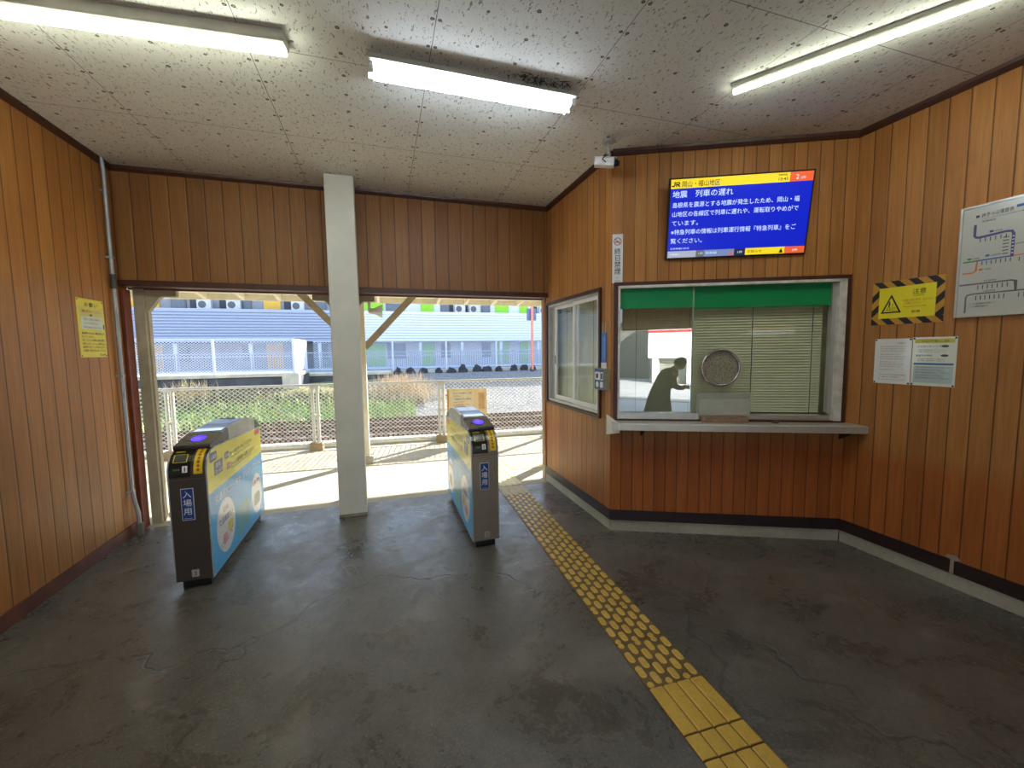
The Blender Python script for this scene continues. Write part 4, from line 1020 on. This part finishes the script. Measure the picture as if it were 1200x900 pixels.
def ground_mat():
    t = NT('ballast_and_gravel'); o = t.obj(); sp = t.n('SeparateXYZ', {0: o})
    n1 = t.noise(9, 5, o, .75); n2 = t.noise(.6, 4, o, .6)
    ballast = t.mix(t.ramp(n1, [(.35, 0.0), (.65, 1.0)]), lin((108, 86, 74)), lin((200, 178, 156)))
    gravel = t.mix(t.ramp(n1, [(.35, 0.0), (.65, 1.0)]), lin((96, 94, 94)), lin((160, 156, 152)))
    weed = t.mix(t.ramp(n1, [(.35, 0.0), (.65, 1.0)]), lin((84, 92, 52)), lin((158, 150, 104)))
    fy = t.ramp(t.math('DIVIDE', t.math('MULTIPLY_ADD', n2, 1.2, t.math('SUBTRACT', sp.outputs[1], 15.6)), 2.0), [(.2, 0.0), (.6, 1.0)])
    fx = t.ramp(t.math('DIVIDE', t.math('MULTIPLY_ADD', n2, 3.0, t.math('SUBTRACT', sp.outputs[0], -.5)), 4.0), [(.2, 0.0), (.7, 1.0)])
    c = t.mix(fy, ballast, t.mix(fx, weed, gravel))
    t.set(base=c, rough=.95, spec=.1); t.bump(n1, 1.0, .06); return t.m
struct(g.build('floor_trackbed', ground_mat(), smooth=True), 'stony track bed and gravel slope beyond the platform')
# far ground plane and street ground
struct(MB().box(-26, 30, 34.7, 60, .3, .45).build('floor_far_ground', M_OLDCON))
struct(MB().box(-20, 20, -26, -2.7, -.15, -.02).build('floor_street', concrete('street_bounce_paving', (176, 174, 168), (200, 198, 190), sc=1.5)))  # street coloured pale to bounce more daylight into the hall

# railway tracks
M_RAIL = mat((112, 84, 70), .5, .5, var=.2, name='rusty_rail'); M_SLEEP = concrete('sleeper', (96, 82, 72), (140, 124, 110), sc=5)
def track(y, label):
    t = thing('railway_track', label, 'railway track', (0, y, -.97), -.122)
    for s in (-.56, .56):
        MB().prism([(-.065, .05), (.065, .05), (.065, .06), (.012, .075), (.012, .15), (.034, .16), (.034, .19), (-.034, .19), (-.034, .16), (-.012, .15), (-.012, .075), (-.065, .06)], -18, 20, 'x').build('rail', M_RAIL, t, loc=(0, s, 0))
    sl0 = None
    for k in range(56):
        if sl0 is None: o = sl0 = MB().prism([(-.12, -.03), (.12, -.03), (.10, .05), (-.10, .05)], -1.0, 1.0, 'y').build('sleeper', M_SLEEP, t)
        else: o = sl0.copy(); COL.objects.link(o); o.parent = t
        o.location = (-17.6+k*.66, 0, 0)
    return t
track(12.9, 'rusty railway track nearer to the platform'); track(15.0, 'rusty railway track farther from the platform')

# disused platform on the left with its own fence
s = thing('old_platform', 'disused concrete platform with a dark face beyond the tracks', 'platform', (-3.45, 19.3, 0))
MB().box(-22, 0, .04, 3.2, -.4, .62).build('wall_face', M_OLDCON, s, bevel=.02)  # face coloured darker than the coping
MB().box(-22, .04, -.02, 3.25, .62, .76).build('coping', M_LIGHTCON, s, bevel=.02)
MB().box(-.55, .10, -.04, .3, -.4, .76).build('corner_block', M_LIGHTCON, s, bevel=.03)
s2 = thing('old_platform', 'low concrete platform piece right behind the disused one', 'platform', (-3.3, 22.6, 0))
MB().box(-1, 3.7, 0, 1.4, -.3, .42).build('wall_face', M_OLDCON, s2, bevel=.02); MB().box(-1, 3.75, -.03, 1.4, .42, .56).build('coping', M_LIGHTCON, s2, bevel=.02)
M_FENCE2 = mat((206, 214, 230), .45, .2, var=.08, name='pale_blue_fence')
fence('chain_link_fence', 'tall chain link fence standing on the disused platform', (-3.55, 19.45, .76), 0, -20, 0, 1.42, [-19.8, -16.6, -13.3, -10.0, -6.5, -2.9, 0], .12, .10, .0095, .055, M_FENCE2, False, False, mid=True)
fence('chain_link_fence', 'short chain link fence returning from the disused platform corner', (-3.55, 19.45, .76), rad(90), 0, 3.0, 1.42, [3.0], .12, .10, .0095, .055, M_FENCE2, False, False)
fence('chain_link_fence', 'far chain link fence along the gravel yard right of the pillar', (-3.5, 24.5, .56), 0, 0, 22, 1.62, [1.0, 4.1, 7.14, 10.2, 13.2, 16.3, 19.3], .14, .12, .010, .055, M_FENCE2, False, False, mid=True)
tag(MB().box(-3.5, 19, 24.42, 24.7, -.2, .55).build('low_retaining_wall', M_LIGHTCON, bevel=.02), 'low pale concrete wall under the far fence', 'wall')
# dark clumps along the wall
M_SHRUB = concrete('dark_shrub_leaves', (30, 32, 40), (66, 62, 72), sc=6)
def blob(name, loc, rx, ry, rz_, m_, seed):
    bm = bmesh.new(); bmesh.ops.create_icosphere(bm, subdivisions=3, radius=1.0); rnd = random.Random(seed)
    from mathutils import noise as nz
    for v in bm.verts:
        k = 1+.35*nz.noise(v.co*2.2+Vector((seed*3.1, 0, 0)))+.18*nz.noise(v.co*6+Vector((seed, 5, 0))); v.co = Vector((v.co.x*rx*k, v.co.y*ry*k, max(-.2, v.co.z*k)*rz_))
    me = bpy.data.meshes.new(name); bm.to_mesh(me); bm.free(); me.materials.append(m_); o = bpy.data.objects.new(name, me); COL.objects.link(o); o.location = loc; return o
for k in range(17):
    x = .9+k*.74+random.uniform(-.15, .15); r_ = random.uniform(.2, .34)
    tag(blob('shrub', (x, 23.98, gz(x, 23.98)-.02), r_, r_*.6, random.uniform(.3, .46), M_SHRUB, k), 'small dark clipped shrub at the foot of the far fence', 'shrub', 'dark shrubs along the far fence')

# vegetation
def blades(name, n, area, hmin, hmax, mats_, wdt, lean, label, cat):
    b = MB(); rnd = random.Random(hash(name) % 99 if False else len(name)*7+n)
    for _ in range(n):
        x, y = area(rnd); z = gz(x, y)-.02; h = rnd.uniform(hmin, hmax); a = rnd.uniform(0, 2*PI); l = rnd.uniform(0, lean)*h; w_ = wdt*rnd.uniform(.6, 1.2)
        dx, dy = math.cos(a)*l, math.sin(a)*l; cx, cy = math.cos(a+1.57)*w_, math.sin(a+1.57)*w_
        m_ = rnd.choice(mats_)
        b.add([(x-cx, y-cy, z), (x+cx, y+cy, z), (x+cx*.8+dx*.4, y+cy*.8+dy*.4, z+h*.6), (x-cx*.8+dx*.4, y-cy*.8+dy*.4, z+h*.6), (x+dx, y+dy, z+h)], [(0, 1, 2, 3), (3, 2, 4)], m_)
    o = b.build(name, None); return tag(o, label, cat, kind='stuff')
GR = [mat(c_, .7, var=.2) for c_ in ((138, 178, 84), (168, 190, 104), (108, 150, 70), (196, 196, 128))]
DRY = [mat(c_, .8, var=.2) for c_ in ((214, 190, 150), (186, 158, 122), (226, 206, 170), (170, 140, 112))]
DK = [mat(c_, .8, var=.2) for c_ in ((70, 84, 66), (96, 92, 76), (120, 104, 84), (60, 72, 62))]
blades('green_grass', 9000, lambda r: (r.uniform(-13, 1.2), r.gauss(16.9, .45)), .15, .42, GR, .018, .7, 'bright green grass on the bank behind the tracks', 'grass')
blades('mixed_weeds', 4200, lambda r: (r.uniform(-12, 1.6), r.uniform(17.2, 18.5)), .12, .34, DK+DK+DRY[:1], .016, .6, 'dark and brown weeds on the bank below the disused platform', 'weeds')
blades('dry_reeds', 2600, lambda r: (r.gauss(.9, .55), r.gauss(19.2, .7)), .35, .95, DRY, .014, .45, 'clump of dry straw coloured reeds right of the pillar', 'reeds')
blades('dry_bush', 500, lambda r: (r.gauss(-7.0, .35), r.gauss(18.3, .25)), .3, .8, DRY+[GR[3]], .012, .8, 'pale dry bush against the disused platform at the left', 'bush')
blades('dead_leaves', 1500, lambda r: (r.uniform(-6, 7), r.gauss(10.3, .6)), .03, .08, DRY, .04, 1.5, 'dead leaves scattered on the ballast by the platform', 'leaves')

# ------------------------------------------------------------------ houses across the tracks
def facade(name, label, x0, x1, wallc, ribc, doors, doorc, windows, acs, cols):
    t = thing(name, label, 'apartment building', (0, 30.0, .4))
    H = 1.95
    # ribbed balcony parapet built from individual overlapping boards in one mesh
    b = MB(); n = 11
    for i in range(n):
        z0 = H + i*(2.0/n); z1 = H+(i+1)*(2.0/n); b.prism([(0, z0+.03), (-.10, z0), (-.10, z0+.04), (-.01, z1+.03)], x0, x1, 'x')
    b.box(x0, x1, 0, .12, H, H+2.0).build('ribbed_parapet', mat(ribc, .5, var=.04, name='ribbed_cladding'), t)
    MB().box(x0, x1, -.07, 1.3, H-.10, H-.002).build('floor_edge', mat((70, 84, 90), .6), t)
    MB().box(x0, x1, 1.25, 9, -.5, 8).build('main_wall', mat(wallc, .7, var=.05, name='house_wall'), t)
    MB().box(x0, x1, -.2, 9.3, 8, 8.2).build('roof', mat((110, 114, 120), .6), t)
    dm = mat(doorc, .5, var=.05)
    for a, c_ in doors:
        for z in (0, H+1.2):
            MB().box(a, c_, 1.18, 1.26, z, z+2.0).build('door', dm, t, bevel=.01)
    for a, c_ in windows:
        for z in (.7, H+2.1):
            f_ = MB().box(a, c_, 1.17, 1.26, z, z+1.1).build('window', mat((120, 112, 112), .5), t, bevel=.01)
            MB().box(a+.07, c_-.07, 1.155, 1.18, z+.07, z+1.03).build('pane', mat((104, 116, 132), .15), f_)
    for x in acs:
        f_ = MB().box(x, x+.78, .75, 1.05, H+2.05, H+2.65).build('air_conditioner', mat((214, 216, 218), .5), t, bevel=.02)
        MB().lathe([(.22, 0), (.2, -.01), (0, -.012)], 20, c=(x+.3, .749, H+2.35), axis='y').build('fan_grille', mat((96, 100, 108), .5), f_)
        MB().box(x-.5, x-.04, 1.2, 1.3, H+1.4, H+2.9).build('recess_shade_panel', mat((62, 66, 78), .6), t)  # flat dark panel on the wall, recess shade put into its colour
    for x in cols: MB().box(x, x+.2, 0, .2, -.4, H-.1).build('column', mat((222, 226, 230), .5), t, bevel=.01)
    return t
k_ = 31/30
facade('apartment_building', 'grey apartment building with yellow doors seen left of the pillar', -26, -1.9, (150, 154, 164), (168, 176, 196),
       [(-14.6, -13.0), (-7.3, -6.3), (-20, -18.8)], (236, 184, 70), [(-12.4, -11.6), (-8.7, -8.0), (-4.4, -3.5)], [-10.9, -9.3, -5.6, -16.5], [-24, -20, -16, -12, -8, -4])
facade('apartment_building', 'white apartment building with lime green doors seen right of the pillar', -1.8, 26, (226, 230, 238), (228, 234, 244),
       [(-1.2, .25), (2.85, 3.8), (8.5, 9.6), (10.5, 11.2), (15, 16)], (150, 222, 50), [(4.3, 4.95), (7.4, 8.1), (.4, 1.7), (13, 13.8)], [5.3, 6.4, 12.0], [-1.6, 2.55, 5.55, 8.5, 11.5, 14.5])
pf = thing('picket_fence', 'grey steel picket fence in front of the apartment buildings', 'fence', (0, 28.4, .35))
b = MB()
for k in range(330): b.box(-22+k*.13, -21.96+k*.13, 0, .03, .08, 1.25)
b.build('pickets', mat((120, 126, 140), .5, .3), pf); MB().box(-22, 21, -.01, .04, 1.2, 1.26).box(-22, 21, -.01, .04, .1, .15).build('rails', mat((176, 182, 196), .5, .2), pf)
# bits stored on the yard between the fences
struct(MB().box(-24, 24, 26.0, 28.2, .35, .62).build('trim_yard_kerb', concrete('yard_slab', (150, 160, 178), (186, 196, 212))))
# orange pole with sign
s = thing('signal_pole', 'salmon orange pole with a blue grey plate at the right of the opening', 'pole', (8.62, 23.3, .3))
MB().rod((0, 0, 0), (0, 0, 4.4), .075, 14).build('pole', mat((236, 150, 126), .5, name='salmon_paint'), s, smooth=True)
MB().box(-.30, .30, .08, .14, 3.05, 3.75).build('plate', mat((104, 122, 160), .5), s, bevel=.02)
MB().rod((0, 0, 0), (0, 0, .15), .14, 14).build('base_collar', M_OLDCON, s)

# ------------------------------------------------------------------ street side behind the camera (seen in the window reflections)
s = thing('shop_building', 'white shop front across the street behind the hall', 'building', (0, -13, 0))
MB().box(-2.2, 12, -5, 0, 1.15, 3.6).build('upper_wall', mat((240, 240, 236), .6, var=.04), s)
MB().box(-2.2, 12, -5, -.3, 0, 1.15).build('shop_front', mat((150, 152, 140), .5, var=.3, scale=2), s)
MB().box(-2.2, 12, 0, .03, 2.32, 2.42).build('red_band', mat((200, 60, 60), .5), s)
for x in (-2.0, -.5, 1.2, 3, 5, 7): MB().box(x, x+.25, -.32, .02, 0, 1.15).build('column', M_WHITE, s)
s = thing('shop_building', 'low dark house left of the white shop across the street', 'building', (-9, -16, 0))
MB().box(-6, 6.4, -5, 0, 0, 3.0).build('wall', mat((120, 118, 110), .7, var=.2), s); MB().prism([(-5.3, 3.0), (.4, 3.0), (-2.4, 4.4)], -6.3, 6.6, 'x').build('roof', mat((96, 98, 104), .6), s)
tag(MB().box(-12, 16, -6.6, -6.45, -.02, .0).build('road_line', mat((222, 190, 120), .6)), 'pale ochre painted line on the street', 'road marking')

# ------------------------------------------------------------------ waiting person (seen as a silhouette in the ticket window)
def skin(name, joints, edges, m_, parent, root=0, levels=2):
    me = bpy.data.meshes.new(name); me.from_pydata([j[0] for j in joints], edges, [])
    o = bpy.data.objects.new(name, me); COL.objects.link(o)
    sk = o.modifiers.new('skin', 'SKIN'); ss = o.modifiers.new('sub', 'SUBSURF'); ss.levels = ss.render_levels = levels
    for i, j in enumerate(joints):
        r_ = j[1]; me.skin_vertices[0].data[i].radius = r_ if hasattr(r_, '__len__') else (r_, r_); me.skin_vertices[0].data[i].use_root = (i == root)
    sk.use_smooth_shade = True
    dg = bpy.context.evaluated_depsgraph_get(); m2 = bpy.data.meshes.new_from_object(o.evaluated_get(dg))
    bpy.data.objects.remove(o); m2.name = name; m2.materials.append(m_)
    o = bpy.data.objects.new(name, m2); COL.objects.link(o); o.parent = parent; m2.polygons.foreach_set('use_smooth', [True]*len(m2.polygons))
    return o
SKIN = mat((198, 154, 126), .55, var=.06, name='skin'); COAT = mat((48, 50, 56), .8, var=.2, scale=20, name='dark_coat'); TROU = mat((38, 38, 44), .85); HAIR = mat((24, 20, 18), .6, name='black_hair'); SHOE = mat((26, 24, 24), .5)
pr = thing('person', 'person in a long dark coat bending forward over a phone', 'person', (1.33, -.75, 0), math.atan2(-.55, .83)); pr.scale = (.93, .93, .93)
# facing local +x, leaning forward, head low
J = [((0, 0, .86), .13), ((.03, 0, 1.0), .135), ((.12, 0, 1.17), .15), ((.20, 0, 1.28), .135), ((.27, 0, 1.335), .058), ((.33, 0, 1.38), .05),
     ((-.01, .09, .82), .085), ((.03, .10, .46), .06), ((-.03, .10, .10), .04), ((.08, .11, .045), .038), ((.15, .11, .035), .028),
     ((-.01, -.09, .82), .085), ((.05, -.10, .46), .06), ((.0, -.10, .10), .04), ((.11, -.11, .045), .038), ((.18, -.11, .035), .028),
     ((.19, .17, 1.25), .058), ((.20, .22, 1.02), .045), ((.38, .13, .98), .034), ((.43, .10, .985), .027),
     ((.19, -.17, 1.25), .058), ((.20, -.22, 1.02), .045), ((.38, -.13, .98), .034), ((.43, -.10, .985), .027)]
Eg = [(0, 1), (1, 2), (2, 3), (3, 4), (4, 5), (0, 6), (6, 7), (7, 8), (8, 9), (9, 10), (0, 11), (11, 12), (12, 13), (13, 14), (14, 15), (3, 16), (16, 17), (17, 18), (18, 19), (3, 20), (20, 21), (21, 22), (22, 23)]
body = skin('body', J, Eg, SKIN, pr)
# head with face, looking down at the phone
hd = bmesh.new(); bmesh.ops.create_uvsphere(hd, u_segments=32, v_segments=24, radius=1.0)
for v in hd.verts:
    x, y, z = v.co; w_ = 1-.22*max(0, -z)**1.3
    v.co = Vector((x*.095*(w_ if x > 0 else 1) + (.012*max(0, -z) if x > 0 else 0), y*.075*w_, z*.118))
    # brow, eye sockets, nose, lips, chin
    if x > .5:
        v.co.x += .020*math.exp(-((y/.12)**2+((z+.12)/.20)**2)) - .010*math.exp(-(((abs(y)-.38)/.14)**2+((z-.06)/.12)**2)) + .006*math.exp(-((y/.28)**2+((z+.46)/.05)**2)) + .008*math.exp(-((y/.3)**2+((z+.80)/.14)**2))
me = bpy.data.meshes.new('head'); hd.to_mesh(me); hd.free(); me.materials.append(SKIN); me.polygons.foreach_set('use_smooth', [True]*len(me.polygons))
head = bpy.data.objects.new('head', me); COL.objects.link(head); head.parent = pr; head.location = (.385, 0, 1.43); head.rotation_euler = (0, rad(48), 0)
for s in (-1, 1):
    MB().lathe([(0, -.010), (.010, -.006), (.0125, 0), (.010, .006), (0, .010)], 12, c=(.084, s*.030, .008), axis='x').build('eye', M_WHITE, head, smooth=True)
    MB().lathe([(.005, .009), (0, .0115)], 10, c=(.085, s*.030, .008), axis='x').build('iris', M_BLACK, head, smooth=True)
    MB().lathe([(0, -.008), (.022, -.005), (.030, .003), (.024, .010), (.012, .006), (0, .004)], 14, c=(-.005, s*.076, -.008), axis='y').build('ear', SKIN, head, smooth=True)
MB().tube([(.094, -.022, -.055), (.102, 0, -.058), (.094, .022, -.055)], .0045, 8).build('mouth', mat((160, 90, 84), .5), head, smooth=True)
hb = bmesh.new(); bmesh.ops.create_uvsphere(hb, u_segments=32, v_segments=24, radius=1.0)
for v in hb.verts:
    x, y, z = v.co; v.co = Vector((x*.106-.006, y*.088, z*.128+.006)) * 1.0
kill = [v for v in hb.verts if v.co.x > .035 and v.co.z < .062 or v.co.z < -.075]
bmesh.ops.delete(hb, geom=kill, context='VERTS')
me = bpy.data.meshes.new('hair'); hb.to_mesh(me); hb.free(); me.materials.append(HAIR); me.polygons.foreach_set('use_smooth', [True]*len(me.polygons))
ho = bpy.data.objects.new('hair', me); COL.objects.link(ho); ho.parent = head
sm = ho.modifiers.new('thick', 'SOLIDIFY'); sm.thickness = .008; sm.offset = -1
# coat: flared shell around the torso down to the knees
ct_ = MB(); rings = [(.215, 0, 1.345, .070, .085), (.20, 0, 1.31, .13, .18), (.16, 0, 1.22, .165, .215), (.09, 0, 1.08, .165, .20), (.03, 0, .95, .165, .20), (0, 0, .80, .19, .22), (-.01, 0, .62, .225, .25), (-.02, 0, .50, .25, .27)]
N = 28
ct_.add([(cx+a*math.cos(2*PI*k/N)*(1+.03*math.sin(k*3)), b_*math.sin(2*PI*k/N)*(1+.02*math.cos(k*4)), z) for cx, _, z, a, b_ in rings for k in range(N)], [(i*N+k, i*N+(k+1) % N, (i+1)*N+(k+1) % N, (i+1)*N+k) for i in range(len(rings)-1) for k in range(N)])
co = ct_.build('coat', COAT, pr, smooth=True); m_ = co.modifiers.new('thick', 'SOLIDIFY'); m_.thickness = .008
for s in (-1, 1):
    skin('coat_sleeve', [((.17, s*.15, 1.26), .075), ((.20, s*.225, 1.03), .060), ((.36, s*.14, .985), .046)], [(0, 1), (1, 2)], COAT, pr)
    skin('trouser_leg', [((-.01, s*.09, .80), .115), ((.04, s*.10, .46), .098), ((-.022 if s > 0 else .006, s*.10, .06), .080)], [(0, 1), (1, 2)], TROU, pr)
    dx = 0 if s > 0 else .03
    skin('shoe', [((-.06+dx, s*.105, .045), .042), ((.04+dx, s*.11, .045), .045), ((.13+dx, s*.115, .035), .038), ((.18+dx, s*.115, .03), .026)], [(0, 1), (1, 2), (2, 3)], SHOE, pr)
    # hand: palm with four fingers and a thumb curled round the phone
    hx, hy, hz = .44, s*.095, .985
    hj = [((hx, hy, hz), (.022, .016)), ((hx+.05, hy-s*.012, hz+.005), (.034, .014))]; he = [(0, 1)]
    for i_ in range(4):
        a = (i_-1.5)*.018; L_ = (.030, .035, .033, .026)[i_]; b0 = len(hj)
        hj += [((hx+.082, hy-s*.018, hz+a+.004), .0095), ((hx+.082+L_*.7, hy-s*.032, hz+a+.004), .0085), ((hx+.082+L_*.6, hy-s*.062, hz+a+.004), .0075)]
        he += [(1, b0), (b0, b0+1), (b0+1, b0+2)]
    b0 = len(hj); hj += [((hx+.04, hy-s*.030, hz+.032), .011), ((hx+.07, hy-s*.052, hz+.040), .0095), ((hx+.092, hy-s*.068, hz+.036), .008)]; he += [(0, b0), (b0, b0+1), (b0+1, b0+2)]
    skin('hand', hj, he, SKIN, pr)
tag(MB().box(-.038, .038, -.075, .075, -.004, .004).build('mobile_phone', mat((24, 24, 28), .2), loc=(1.33+.495*.833, -.75-.495*.55, .93), bevel=.006), 'black mobile phone held in both hands by the person in the coat', 'phone').rotation_euler = (0, rad(-35), math.atan2(-.55, .83))
